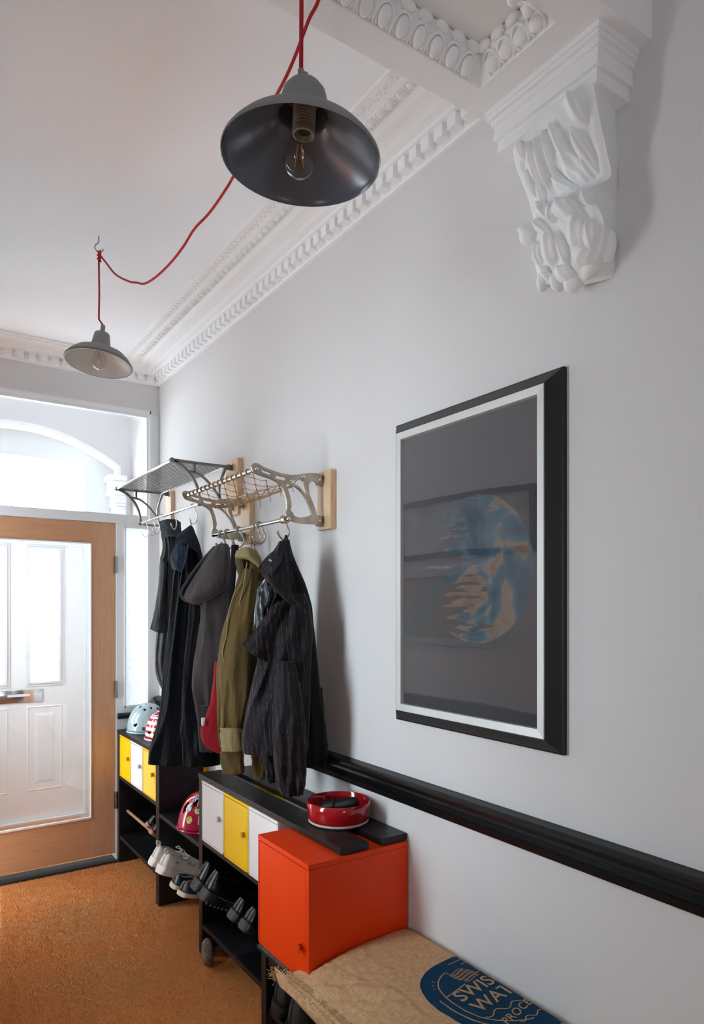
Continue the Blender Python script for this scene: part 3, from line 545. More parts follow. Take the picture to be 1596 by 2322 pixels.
# rope net: diamond mesh with knots, sagging
net = MB(); knots = MB(); NY, NXn = 15, 6
fx_, bx_ = FXc.x + 0.004, BX.x - 0.035
def np_(i, j):
    t = i / NY; s = j / NXn
    z = (FXc.z - 0.006) * (1 - s) + (1.935) * s - 0.020 * math.sin(PI * s) - 0.012 * math.sin(PI * t) * s
    return Vector((fx_ + (bx_ - fx_) * s + 0.004 * noise.noise(Vector((i, j, 0))), BY[0] + 0.02 + (BY[1] - BY[0] - 0.04) * t + 0.004 * noise.noise(Vector((i, j, 7))), z + 0.003 * noise.noise(Vector((i, j, 3)))))
for j in range(NXn):
    for i in range(NY + 1):
        if (i + j) % 2: continue
        for d in (-1, 1):
            if 0 <= i + d <= NY:
                a, c = np_(i, j), np_(i + d, j + 1); mid = (a + c) / 2 - Vector((0, 0, 0.003)); net.tube([a, mid, c], 0.0014, 5, False)
for j in range(1, NXn):
    for i in range(NY + 1):
        if (i + j) % 2 == 0: knots.ball(np_(i, j), (0.0045, 0.0045, 0.004), 6, 4)
for i in range(0, NY + 1):
    a = np_(i, 0); net.tube([a + Vector((0.0095 * math.cos(t), 0.002 * math.sin(t * 3), 0.0095 * math.sin(t) + 0.003)) for t in [2 * PI * k / 12 for k in range(13)]], 0.0022, 5)
for k in range(3):
    net.tube([np_(i, NXn) + Vector((0.003 * math.sin(i * 1.7 + k * 2), 0, 0.004 * math.cos(i * 1.3 + k * 2))) for i in range(NY + 1)], 0.0026, 6)
for i in range(0, NY + 1, 2):
    a = np_(i, NXn); net.tube([a, a + Vector((0.006, 0.008 * random.uniform(-1, 1), -0.02 - 0.012 * random.random()))], 0.0013, 5)
    net.tube([a, Vector((BX.x, a.y + 0.01, BX.z))], 0.0018, 5)
net.build('rope_net', M_ROPE, br, True, 180); knots.build('net_knot', M_ROPE, br, True, 180, 'stuff')

dk = thing('luggage_rack', 'dark gunmetal luggage rack with slotted shelf beside the transom window', 'luggage rack', (WX - 0.025, 3.43, 1.95))
DYs = (2.985, 3.875); FT, WT = (1.045, 2.153), (WX - 0.038, 2.153)
ROD = (1.176, 1.968)
for y in DYs:
    b = MB(); a0, a1 = y - 0.006, y + 0.006
    strip(b, [FT, ((FT[0] + WT[0]) / 2, 2.152), WT], [0.014, 0.013, 0.013], a0, a1)
    strip(b, [(1.055, 2.150), (1.10, 2.128), (1.145, 2.080), (1.170, 2.025), ROD], [0.012, 0.014, 0.012, 0.009, 0.010], a0, a1)
    strip(b, [(1.125, 2.112), (1.175, 2.102), (1.225, 2.065), (1.262, 2.020), (1.275, 2.005)], [0.010, 0.008, 0.008, 0.008], a0, a1)
    strip(b, [(1.150, 2.150), (1.150, 2.108)], [0.012, 0.010], a0, a1)
    strip(b, [(1.305, 2.150), (1.285, 2.100), (1.272, 2.050), (1.275, 2.00), (1.290, 1.968)], [0.012, 0.008, 0.008, 0.011], a0, a1)
    strip(b, [ROD, (1.24, 1.962), (WT[0], 1.966)], [0.013, 0.010, 0.012], a0, a1)
    for p in (FT, ROD): b.lathe([(0.0, -0.008), (0.0105, -0.008), (0.0105, 0.008), (0.0, 0.008)], (p[0], y, p[1]), 20, Matrix.Rotation(PI / 2, 4, 'X'))
    b.build('bracket', M_DKM, dk)
    zb = 2.06
    MB().box(WX - 0.026, WX - 0.0005, y - 0.04 - (0.02 if y < 3.4 else 0.0), y + 0.075 if y < 3.4 else y + 0.05, 1.928, 2.19 if y < 3.4 else 2.165, 0.003).build('mounting_block', M_ASH, dk)
    for z in (2.153, 1.966):
        MB().box(WX - 0.030, WX - 0.026, y - 0.012, y + 0.018, z - 0.018, z + 0.018, 0.001).box(WX - 0.05, WX - 0.028, y + 0.006, y + 0.010, z - 0.014, z + 0.014, 0.001).build('fixing_plate', M_STEEL, dk)
MB().tube([(FT[0], DYs[0], FT[1]), (FT[0], DYs[1], FT[1])], 0.0065, 12).build('front_rod', M_CHR, dk, True)
MB().tube([(WT[0] - 0.03, DYs[0], WT[1] - .003), (WT[0] - 0.03, DYs[1], WT[1] - .003)], 0.0055, 12).build('rear_rod', M_CHR, dk, True)
MB().tube([(ROD[0], DYs[0], ROD[1]), (ROD[0], DYs[1], ROD[1])], 0.0065, 12).build('hanging_rod', M_CHR, dk, True)
sh = MB(); n = 40; px_ = (DYs[1] - DYs[0] - 0.02) / n; zz = FT[1] - 0.002
for i in range(n + 1):
    y = DYs[0] + 0.01 + i * px_; sh.box(FT[0] + 0.005, WT[0] - 0.032, y - 0.0022, y + 0.0022, zz - 0.0012, zz + 0.0012)
    if i < n:
        for k in range(9):
            x = FT[0] + 0.012 + (k + 0.5 * (i % 2)) * 0.029
            if x < WT[0] - 0.035: sh.box(x - 0.0025, x + 0.0025, y, y + px_, zz - 0.0012, zz + 0.0012)
q = sh.build('slotted_shelf', M_DKM, dk); q['kind'] = 'stuff'

# S hooks: path in local x-z, origin at the rod centre
def shook(rr, drop, r, name, label, mat, group, ball=True):
    t = thing(name, label, 'hook', (0, 0, 0), group=group)
    pts = [(-rr * math.cos(a), 0, rr * math.sin(a)) for a in [-1.2 + i * (PI + 1.7) / 10 for i in range(11)]]
    pts = [Vector(p) for p in pts]
    d = drop
    tail = [Vector((rr * 0.9, 0, -rr * 0.7)), Vector((rr * 1.25, 0, -0.30 * d)), Vector((rr * 1.9, 0, -0.52 * d)), Vector((rr * 1.75, 0, -0.78 * d)), Vector((rr * 0.7, 0, -0.97 * d)), Vector((-rr * 0.5, 0, -0.96 * d)), Vector((-rr * 1.5, 0, -0.80 * d)), Vector((-rr * 2.0, 0, -0.64 * d))]
    P = spline(pts[:-1] + tail, 60)
    mb = MB().tube(P, r, 10)
    if ball: mb.ball(P[-1], r * 1.5, 12, 8)
    mb.build('hook_body', mat, t, True, 180); return t
h0 = shook(0.0125, 0.072, 0.0038, 'coat_hook', '', M_BRS, 'nickel S hooks')
bl = [(2.20, 'nickel S hook nearest the wall block, holding the pinstriped coat', 0.1), (2.395, 'nickel S hook, nearer of the adjoining pair holding the olive jacket', -0.15), (2.428, 'nickel S hook, farther of the adjoining pair above the olive jacket', 0.15), (2.585, 'nickel S hook holding the dark bag strap beside the olive jacket', 0.0), (2.70, 'nickel S hook just left of the bag strap, above the grey hood', -0.1), (2.765, 'nickel S hook at the far end of the chrome rod, left of the grey hood', 0.25)]
for k, (y, lab, rz) in enumerate(bl):
    h = h0 if k == 0 else dup(h0)
    h.location = (RX, y, RZ); h.rotation_euler = (0, 0, rz); h['label'] = lab
h1 = shook(0.0105, 0.085, 0.0021, 'coat_hook', '', M_CHR, 'thin wire S hooks', False)
dl = [(3.79, 'thin wire S hook nearest the transom window, empty', 0.2), (3.67, 'thin wire S hook second from the window end of the dark rack', -0.1), (3.60, 'thin wire S hook third from the window end of the dark rack', 0.1), (3.50, 'thin wire S hook fourth from the window end of the dark rack', -0.2), (3.33, 'thin wire S hook fifth from the window end, turned sideways', 0.5), (3.07, 'thin wire S hook holding the chain loop of the navy coat', -0.1)]
for k, (y, lab, rz) in enumerate(dl):
    h = h1 if k == 0 else dup(h1)
    h.location = (ROD[0], y, ROD[1]); h.rotation_euler = (0, 0, rz); h['label'] = lab

# ------------------------------------------------------------------ framed picture with globe poster
pf = thing('picture_frame', 'large black and silver framed globe poster behind glass on the white wall', 'picture', (WX - 0.02, 1.41, 1.60))
PY0, PY1, PZ0, PZ1 = 1.084, 1.744, 1.133, 2.076
def frame_ring(o, i, x_o, x_i, mb):
    (a0, a1, b0, b1), (c0, c1, d0, d1) = o, i
    A = [(x_o, a0, b0), (x_o, a1, b0), (x_o, a1, b1), (x_o, a0, b1)]; B = [(x_i, c0, d0), (x_i, c1, d0), (x_i, c1, d1), (x_i, c0, d1)]
    mb.add(A + B, [(0, 1, 5, 4), (1, 2, 6, 5), (2, 3, 7, 6), (3, 0, 4, 7)])
def rr(e): return (PY0 + e, PY1 - e, PZ0 + e, PZ1 - e)
mbk = Mt('black_brushed_frame', '131315', 0.4); mbk.bump(mbk.noise(120, 5, (1, 0.1, 1)), 0.3, 0.0008)
for side in range(4):
    b = MB(); s_ = MB()
    def quad(mb, e0, x0, e1, x1):
        o_, i_ = rr(e0), rr(e1); A = [(x0, o_[0], o_[2]), (x0, o_[1], o_[2]), (x0, o_[1], o_[3]), (x0, o_[0], o_[3])]; B = [(x1, i_[0], i_[2]), (x1, i_[1], i_[2]), (x1, i_[1], i_[3]), (x1, i_[0], i_[3])]
        k, l = side, (side + 1) % 4; mb.add([A[k], A[l], B[l], B[k]], [(0, 1, 2, 3)])
    quad(b, 0, WX, 0, WX - 0.012); quad(b, 0, WX - 0.012, 0.004, WX - 0.014); quad(b, 0.004, WX - 0.014, 0.034, WX - 0.040); quad(b, 0.034, WX - 0.040, 0.036, WX - 0.040)
    b.build('frame_side', mbk, pf)
    quad(s_, 0.036, WX - 0.040, 0.037, WX - 0.0415); quad(s_, 0.037, WX - 0.0415, 0.058, WX - 0.040); quad(s_, 0.058, WX - 0.040, 0.059, WX - 0.026)
    o = s_.build('silver_inner_frame', Mt('satin_silver', 'D6D6D4', 0.4, 0.25), pf); o['label'] = 'satin silver mitred inner frame'
GL = glassmat('picture_glass', refl=1.0, ior=2.3)
q = MB().add([(WX - 0.034, PY0 + .058, PZ0 + .058), (WX - 0.034, PY1 - .058, PZ0 + .058), (WX - 0.034, PY1 - .058, PZ1 - .058), (WX - 0.034, PY0 + .058, PZ1 - .058)], [(0, 1, 2, 3)])
q = MB().grid(lambda u, v: Vector((WX - 0.034 + 0.0009 * noise.noise(Vector((u * 2.2, v * 3.0, 1))), PY0 + .058 + u * (PY1 - PY0 - .116), PZ0 + .058 + v * (PZ1 - PZ0 - .116))), 30, 44)
q.build('glass', GL, pf, True, 180)
# pictures on the opposite wall (seen as reflections in the glass)
def wallpic(label, us, z0, z1, fw, fmat, inner):
    y0, y1 = sorted(pt(u, 1300, X=2.776).y for u in us)
    t = thing('picture_frame', label, 'picture', (-0.05, (y0 + y1) / 2, (z0 + z1) / 2))
    MB().box(-0.0495, -0.02, y0, y1, z1 - fw, z1, 0.003).box(-0.0495, -0.02, y0, y1, z0, z0 + fw, 0.003).box(-0.0495, -0.02, y0, y0 + fw, z0 + fw, z1 - fw, 0.003).box(-0.0495, -0.02, y1 - fw, y1, z0 + fw, z1 - fw, 0.003).build('frame', fmat, t)
    MB().box(-0.0495, -0.035, y0 + fw, y1 - fw, z0 + fw, z1 - fw).build('print', inner, t)
mb1 = Mt('bird_print_paper', 'C0BEBE', 0.5); mb1.vary(3, '8A8A8C', 0.45, 0.7)
wallpic('long black framed print on the opposite wall, mirrored in the picture glass', (905, 1239), 1.78, 2.13, 0.03, mbk, mb1)
mb2 = Mt('landscape_print', '8AA0A4', 0.5); mb2.vary(3, 'B09A8A', 0.4, 0.6)
wallpic('silver framed print on the opposite wall, mirrored below the long one', (905, 1138), 1.28, 1.72, 0.04, Mt('brushed_silver', 'B8B8B8', 0.4), mb2)
# poster: black ground greyed, globe muted to carry glass reflection; its left half breaks into shards
m = Mt('dark_globe_poster', '4A494E', 0.9)
tc = m.n('ShaderNodeTexCoord'); sx = m.n('ShaderNodeSeparateXYZ'); m.l(tc.outputs['Object'], sx.inputs[0])
def mth(op, a, b=None, c=None):
    x = m.n('ShaderNodeMath'); x.operation = op
    for k, v in enumerate((a, b, c)):
        if v is None: continue
        if isinstance(v, (int, float)): x.inputs[k].default_value = v
        else: m.l(v, x.inputs[k])
    return x.outputs[0]
gc = pt(1075, 1290, X=WX - .03); gy, gz = gc.y - 1.41, gc.z - 1.60
yy = mth('SUBTRACT', sx.outputs['Y'], gy); zz_ = mth('SUBTRACT', sx.outputs['Z'], gz)
r2 = mth('SQRT', mth('ADD', mth('MULTIPLY', yy, yy), mth('MULTIPLY', zz_, zz_)))
disc = mth('LESS_THAN', r2, 0.205)
nz = m.n('ShaderNodeTexNoise'); nz.inputs['Scale'].default_value = 9; nz.inputs['Detail'].default_value = 9; nz.inputs['Distortion'].default_value = 0.6; m.l(tc.outputs['Object'], nz.inputs[0])
land = m.ramp(nz.outputs[0], [(0.40, '2F4658'), (0.52, '4A6472'), (0.54, '7E7064'), (0.62, '75594E'), (0.75, '64787A')])
mp_ = m.n('ShaderNodeMapping'); mp_.inputs['Scale'].default_value = (1, 9, 60); m.l(tc.outputs['Object'], mp_.inputs[0]); n2 = m.n('ShaderNodeTexNoise'); n2.inputs['Scale'].default_value = 1.0; n2.inputs['Detail'].default_value = 2; m.l(mp_.outputs[0], n2.inputs[0])
# break-up grows towards the left (larger y)
brk = mth('GREATER_THAN', n2.outputs[0], mth('ADD', 0.40, mth('MULTIPLY', yy, 1.4)))
fac = mth('MULTIPLY', disc, brk)
mx = m.n('ShaderNodeMixRGB'); m.l(fac, mx.inputs[0]); mx.inputs[1].default_value = lin('4A494E'); m.l(land, mx.inputs[2])
m.color(mx.outputs[0])
q = MB().add([(WX - 0.026, PY0 + .055, PZ0 + .055), (WX - 0.026, PY1 - .055, PZ0 + .055), (WX - 0.026, PY1 - .055, PZ1 - .055), (WX - 0.026, PY0 + .055, PZ1 - .055)], [(0, 1, 2, 3)])
q = q.build('poster', m, pf); q['label'] = 'dark poster of a globe breaking into shards on its left'

# ------------------------------------------------------------------ shoe bench carcass
FX = 1.112
def bxo(name, x0, x1, y0, y1, z0, z1, mat, p, bev=0.0015): return MB().box(x0, x1, y0, y1, z0, z1, bev).build(name, mat, p)
sb = thing('shoe_rack', 'black stained shoe rack unit beside the oak door with helmets on top', 'shoe rack', (1.236, 3.76, 0))
bxo('end_panel', FX, WX - 0.02, 4.076, 4.112, 0.0, 0.755, M_BLKV, sb); bxo('end_panel', FX, WX - 0.026, 3.362, 3.410, 0.0, 0.755, M_BLKV, sb)
bxo('worktop_plank', FX - 0.002, FX + 0.112, 3.362, 4.112, 0.755, 0.775, M_BLK, sb); bxo('worktop_plank', FX + 0.128, WX - 0.004, 3.362, 4.112, 0.755, 0.775, M_BLK, sb)
bxo('shelf', FX + 0.001, WX - 0.02, 3.410, 4.076, 0.492, 0.512, M_BLK, sb)
bxo('shelf_plank', FX + 0.004, FX + 0.12, 3.410, 4.076, 0.140, 0.160, M_BLK, sb); bxo('shelf_plank', FX + 0.123, WX - 0.02, 3.410, 4.076, 0.140, 0.160, M_BLK, sb)
q = MB().tube([(1.16, 3.41, 0.297), (1.16, 4.07, 0.297)], 0.0085, 12).build('dowel', M_COPPER, sb, True); q['label'] = 'reddish wooden dowel'
s2 = thing('shoe_rack', 'black stained shoe rack with white and yellow doors in front of the red helmet', 'shoe rack', (1.236, 2.24, 0))
bxo('end_panel', FX, WX - 0.02, 2.792, 2.830, 0.0, 0.755, M_BLKV, s2); bxo('end_panel', FX, WX - 0.02, 2.01, 2.045, 0.0, 0.755, M_BLKV, s2)
bxo('worktop_plank', FX - 0.004, FX + 0.100, 1.700, 2.832, 0.756, 0.776, M_BLK, s2); bxo('worktop_plank', FX + 0.146, WX - 0.004, 1.700, 2.832, 0.756, 0.776, M_BLK, s2)
bxo('shelf', FX + 0.001, WX - 0.02, 2.045, 2.792, 0.476, 0.496, M_BLK, s2)
bxo('shelf_plank', FX + 0.002, FX + 0.14, 2.045, 2.792, 0.112, 0.132, M_BLK, s2); bxo('shelf_plank', FX + 0.143, WX - 0.02, 2.045, 2.792, 0.112, 0.132, M_BLK, s2)
q = MB().tube([(1.15, 2.045, 0.262), (1.15, 2.79, 0.262)], 0.0085, 12).build('dowel', M_COPPER, s2, True); q['label'] = 'reddish wooden dowel'
bxo('back_panel', WX - 0.026, WX - 0.0195, 3.41, 4.076, 0.0, 0.49, M_BLKV, sb, 0); bxo('back_panel', WX - 0.0265, WX - 0.0195, 2.045, 2.792, 0.0, 0.476, M_BLKV, s2, 0)
s3 = thing('wall_shelf', 'low black shelf between the two rack units carrying the red helmet', 'shelf', (1.236, 3.1, 0.19))
bxo('shelf', FX + 0.001, WX - 0.02, 2.832, 3.360, 0.448, 0.467, M_BLK, s3); bxo('rear_shelf', FX + 0.08, WX - 0.02, 2.832, 3.360, 0.168, 0.186, M_BLK, s3)
q = MB().tube([(1.155, 2.832, 0.198), (1.155, 3.36, 0.198)], 0.0085, 12).build('dowel', M_COPPER, s3, True); q['label'] = 'reddish wooden dowel'
s4 = thing('low_bench', 'low black bench under the orange cabinet and burlap sack', 'bench', (1.17, 1.3, 0))
bt = MB().extr([(0.985, 0.390), (0.992, 0.384), (WX - .003, 0.384), (WX - .003, 0.402), (0.996, 0.402), (0.986, 0.398)], 'y', 0.45, 2.008).build('bench_top', M_BLK, s4)
bxo('leg_panel', 0.990, WX - 0.01, 1.952, 1.985, 0.0, 0.384, M_BLKV, s4); bxo('leg_panel', 0.990, WX - 0.01, 0.5, 0.53, 0.0, 0.384, M_BLKV, s4)
bxo('apron', 0.996, 1.012, 0.53, 1.952, 0.355, 0.384, M_BLK, s4)
bxo('front_rail', 1.0, 1.02, 0.53, 1.952, 0.195, 0.215, M_BLK, s4); bxo('shelf', 1.14, WX - 0.02, 0.53, 1.952, 0.13, 0.15, M_BLK, s4)

# small lockable cabinets
def cabinet(w, d, h, bodym, doorm, knobm, label, loc, ledge=0.012, group=None, hz=0.5, kw=0.017):
    t = thing('cabinet', label, 'cabinet', (0, 0, 0), group=group)
    MB().box(0.010, d, 0, w, 0, h - ledge - 0.001, 0.001).box(0.012, d - 0.003, 0.002, w - 0.002, h - ledge - 0.001, h - ledge + 0.002).build('body', bodym, t)
    MB().box(-0.001, d, 0, w, h - ledge + 0.001, h, 0.001).build('lid', bodym, t)
    fr = MB().box(0.0, 0.0105, 0, ledge, 0, h - ledge - .001, 0.001).box(0, 0.0105, w - ledge * 0.45, w, 0, h - ledge - .001, 0.001).box(0, 0.0105, 0, w, 0, ledge * 0.6, 0.001).build('front_frame', bodym, t)
    dr = MB().box(0.0005, 0.008, ledge + 0.002, w - ledge * 0.45 - 0.002, ledge * 0.6 + 0.002, h - ledge - 0.003, 0.001).build('door', doorm, t)
    y = ledge + 0.006 + kw
    MB().box(-0.015, 0.001, y, y + 0.004, h * hz, h * hz + 0.020, 0.001).box(-0.016, -0.0135, y - kw + .003, y + 0.004, h * hz, h * hz + 0.020, 0.0008).build('handle', knobm, dr, True)
    t.location = loc; return t
cz = 0.513
cabinet(0.215, 0.245, 0.240, M_YEL, M_YEL, M_AMB, 'small yellow cabinet nearest the oak door', (FX, 3.852, cz), 0.010)
cabinet(0.215, 0.245, 0.240, M_WHT, M_WHT, M_CRM, 'small white cabinet under the striped helmet between two yellow ones', (FX, 3.632, cz), 0.010)
cabinet(0.215, 0.245, 0.240, M_YEL, M_PYEL, M_AMB, 'small pale yellow cabinet beside the black divider panel below the navy coat', (FX, 3.412, cz), 0.010)
cz = 0.498
cabinet(0.226, 0.245, 0.255, M_WHT, M_WHT, M_CRM, 'small white cabinet left of the middle yellow one, above the black boots', (FX - .004, 2.560, cz), 0.011)
cabinet(0.226, 0.245, 0.255, M_YEL, M_YEL, M_AMB, 'small bright yellow cabinet between two white ones', (FX - .004, 2.331, cz), 0.011)
cabinet(0.232, 0.245, 0.255, M_WHT, M_WHT, M_CRM, 'small white cabinet partly hidden behind the orange cabinet', (FX - .004, 2.095, cz), 0.011)
oc = cabinet(0.325, 0.362, 0.350, M_ORG, M_ORG, M_ORG2, 'large orange metal cabinet standing on the low black bench', (0.995, 1.693, 0.4025), 0.016, None, 0.26, 0.016)
oc.children[0]
# yellow board end seen past the divider
b = bxo('board', WX - 0.018, WX - 0.0005, 3.34, 3.372, 0.62, 0.80, M_YEL, None); tag(b, 'narrow yellow board end against the wall behind the navy coat', 'board')

# ------------------------------------------------------------------ helmets
def helmet(name, label, loc, rz, a, b, h, shellm, vents, rimm=None, lower=0.0, tilt=0.0):
    t = thing(name, label, 'helmet', (0, 0, 0), (tilt, 0, rz))
    n, mm_ = 96, 48
    def P(u, v):
        ph = 2 * PI * u; th = v * PI * 0.5
        r = math.sin(th) ** 0.92 if th > 0 else 0; k = 1 + 0.03 * math.cos(2 * ph)
        z = h * math.cos(th) ** 0.9 if v < 1 else 0
        taper = 1 - lower * max(0, v - 0.7) / 0.3
        return Vector((a * r * math.cos(ph) * taper * k, b * r * math.sin(ph) * taper, z + 0.012))
    vs = [P(i / n, j / mm_) for j in range(mm_ + 1) for i in range(n)]
    fs = []
    for j in range(mm_):
        for i in range(n):
            ph, v = ((i + .5) / n) * 360, (j + .5) / mm_
            if any((((ph - vp + 180) % 360 - 180) / wp_) ** 2 + ((v - vv) / hp) ** 2 + 2 * sk_ * ((ph - vp + 180) % 360 - 180) / wp_ * (v - vv) / hp < 1 for vp, vv, wp_, hp, sk_ in vents): continue
            fs.append((j * n + i, j * n + (i + 1) % n, (j + 1) * n + (i + 1) % n, (j + 1) * n + i))
    mb = MB().add(vs, fs)
    me = mb.mesh('shell', True, ang=60); me.materials.append(shellm.m); o = bpy.data.objects.new('shell', me); COL.objects.link(o); o.parent = t; solid(o, 0.004, -1)
    ln = MB().grid(lambda u, v: (lambda p: Vector((p.x * 0.93, p.y * 0.93, (p.z - 0.012) * 0.93 + 0.008)))(P(u, v)), n // 2, 20, True).build('liner', Mt('black_liner', '1A1A1C', 0.8), t, True, 180)
    rm = MB().tube([P(i / 60, 1.0) + Vector((0, 0, -0.008)) for i in range(61)], 0.006, 8).build('rim', rimm or shellm, t, True)
    t.location = loc; return t, P
mblue = Mt('pale_blue_gloss', 'A9BEC3', 0.15, Coat_Weight=0.4)
V = [(205 + 0, 0.30, 7, 0.05, 0), (238, 0.42, 6, 0.045, 0), (270, 0.36, 6, 0.05, 0), (305, 0.42, 6, 0.045, 0), (180, 0.2, 9, 0.045, 0), (235, 0.12, 14, 0.04, 0), (215, 0.86, 6, 0.035, .5), (330, 0.86, 6, 0.035, -.5), (140, .35, 7, .05, 0)]
hb, P = helmet('bicycle_helmet', 'pale blue bicycle helmet next to the frosted side light', (1.245, 3.965, 0.776), 0.0, 0.112, 0.115, 0.150, mblue, V)
pb = pt(300, 1642, 3.88)
bd = MB()
for k in range(7):
    a = math.radians(232 + k * 2.6)
    pass
q = MB().grid(lambda u, v: (lambda p: Vector((p.x * 1.02, p.y * 1.02, p.z)))(P((236 + 26 * u) / 360, 0.90 + 0.07 * v)), 10, 4)
me = q.mesh('badge', True); me.materials.append(Mt('steel_badge', '55585C', 0.35, 0.6).m); o = bpy.data.objects.new('badge', me); COL.objects.link(o); o.parent = hb; o['label'] = 'small dark metal badge on the lower edge'
# striped helmet
m = Mt('red_white_stripes', 'EDEDED', 0.12, Coat_Weight=0.4); tc = m.n('ShaderNodeTexCoord'); sx = m.n('ShaderNodeSeparateXYZ'); m.l(tc.outputs['Object'], sx.inputs[0])
wv = m.n('ShaderNodeMath', operation='PINGPONG'); wv.inputs[1].default_value = 0.0155; m.l(sx.outputs['Z'], wv.inputs[0]); gt = m.n('ShaderNodeMath', operation='GREATER_THAN'); gt.inputs[1].default_value = 0.0085; m.l(wv.outputs[0], gt.inputs[0])
mx = m.n('ShaderNodeMixRGB'); mx.inputs[1].default_value = lin('F0F0F0'); mx.inputs[2].default_value = lin('C2202E'); m.l(gt.outputs[0], mx.inputs[0]); m.color(mx.outputs[0])
V = [(225, 0.88, 9, 0.03, 0), (262, 0.88, 9, 0.03, 0), (218, 0.42, 9, 0.025, 0), (245, 0.42, 9, 0.025, 0), (272, .42, 9, .025, 0), (230, 0.24, 12, 0.025, 0), (270, .24, 12, .025, 0), (200, .42, 8, .025, 0), (300, .88, 9, .03, 0)]
hs, P = helmet('bicycle_helmet', 'red and white striped bicycle helmet in front of the pale blue one', (1.252, 3.700, 0.776), -0.45, 0.098, 0.112, 0.142, m, V)
# red helmet with stickers
m = Mt('red_gloss_helmet', 'C4102C', 0.15, Coat_Weight=0.4); tc = m.n('ShaderNodeTexCoord'); sx = m.n('ShaderNodeSeparateXYZ'); m.l(tc.outputs['Object'], sx.inputs[0]); m.color(m.ramp(sx.outputs['Z'], [(0.03, 'B5104A'), (0.075, 'C01038'), (0.12, 'C4221E')]))
V = [(200, 0.60, 7, 0.14, .3), (232, 0.42, 8, 0.13, -.3), (262, 0.70, 13, 0.09, -.6), (268, 0.36, 14, 0.07, -.4), (300, 0.60, 12, 0.10, .5), (180, .35, 7, .12, 0), (330, .5, 10, .12, 0), (225, .16, 16, .06, 0), (150, .6, 7, .14, 0)]
hr, P = helmet('bicycle_helmet', 'red children\'s bicycle helmet covered in round stickers on the middle shelf', (1.222, 3.055, 0.468), -0.25, 0.108, 0.125, 0.150, m, V, None, -0.06)
st = [(216, .60, .017, 'D8DDE2', '6F8FA8'), (246, .63, .017, 'E6E2B8', '5A5A20'), (226, .82, .017, 'E8E4B0', 'C8A030'), (236, .28, .018, 'B9C6D0', '4E7EA8'), (262, .2, .018, 'D0D8DC', '6A8090'), (225, .40, .010, 'C8D2DA', '4A7AA0')]
for ph, v, r, ca, cb_ in st:
    c0 = P(ph / 360, v); e = 1e-3; tu = (P(ph / 360 + e, v) - c0).normalized(); tv = (P(ph / 360, v + e) - c0).normalized(); nn = tu.cross(tv).normalized()
    if nn.dot(c0) < 0: nn = -nn
    def S(i, k):
        a = 2 * PI * i / 20; rr_ = r * k; du = rr_ * math.cos(a); dv = rr_ * math.sin(a)
        pu = (P(ph / 360 + 1e-3, v) - c0).length / 1e-3; pv = (P(ph / 360, v + 1e-3) - c0).length / 1e-3
        p = P(ph / 360 + du / pu, min(v + dv / pv, .99)); return p + nn * 0.0022
    mb = MB(); vs = [S(0, 0)] + [S(i, .5) for i in range(20)] + [S(i, 1) for i in range(20)]
    mb.add(vs, [(0, 1 + i, 1 + (i + 1) % 20) for i in range(20)] + [(1 + i, 21 + i, 21 + (i + 1) % 20, 1 + (i + 1) % 20) for i in range(20)])
    me = mb.mesh('sticker', True, ang=180); mm = Mt('sticker_print', ca, 0.3); mm.vary(90, cb_, 0.48, 0.52); me.materials.append(mm.m); o = bpy.data.objects.new('sticker', me); COL.objects.link(o); o.parent = hr; o['label'] = 'round printed sticker'

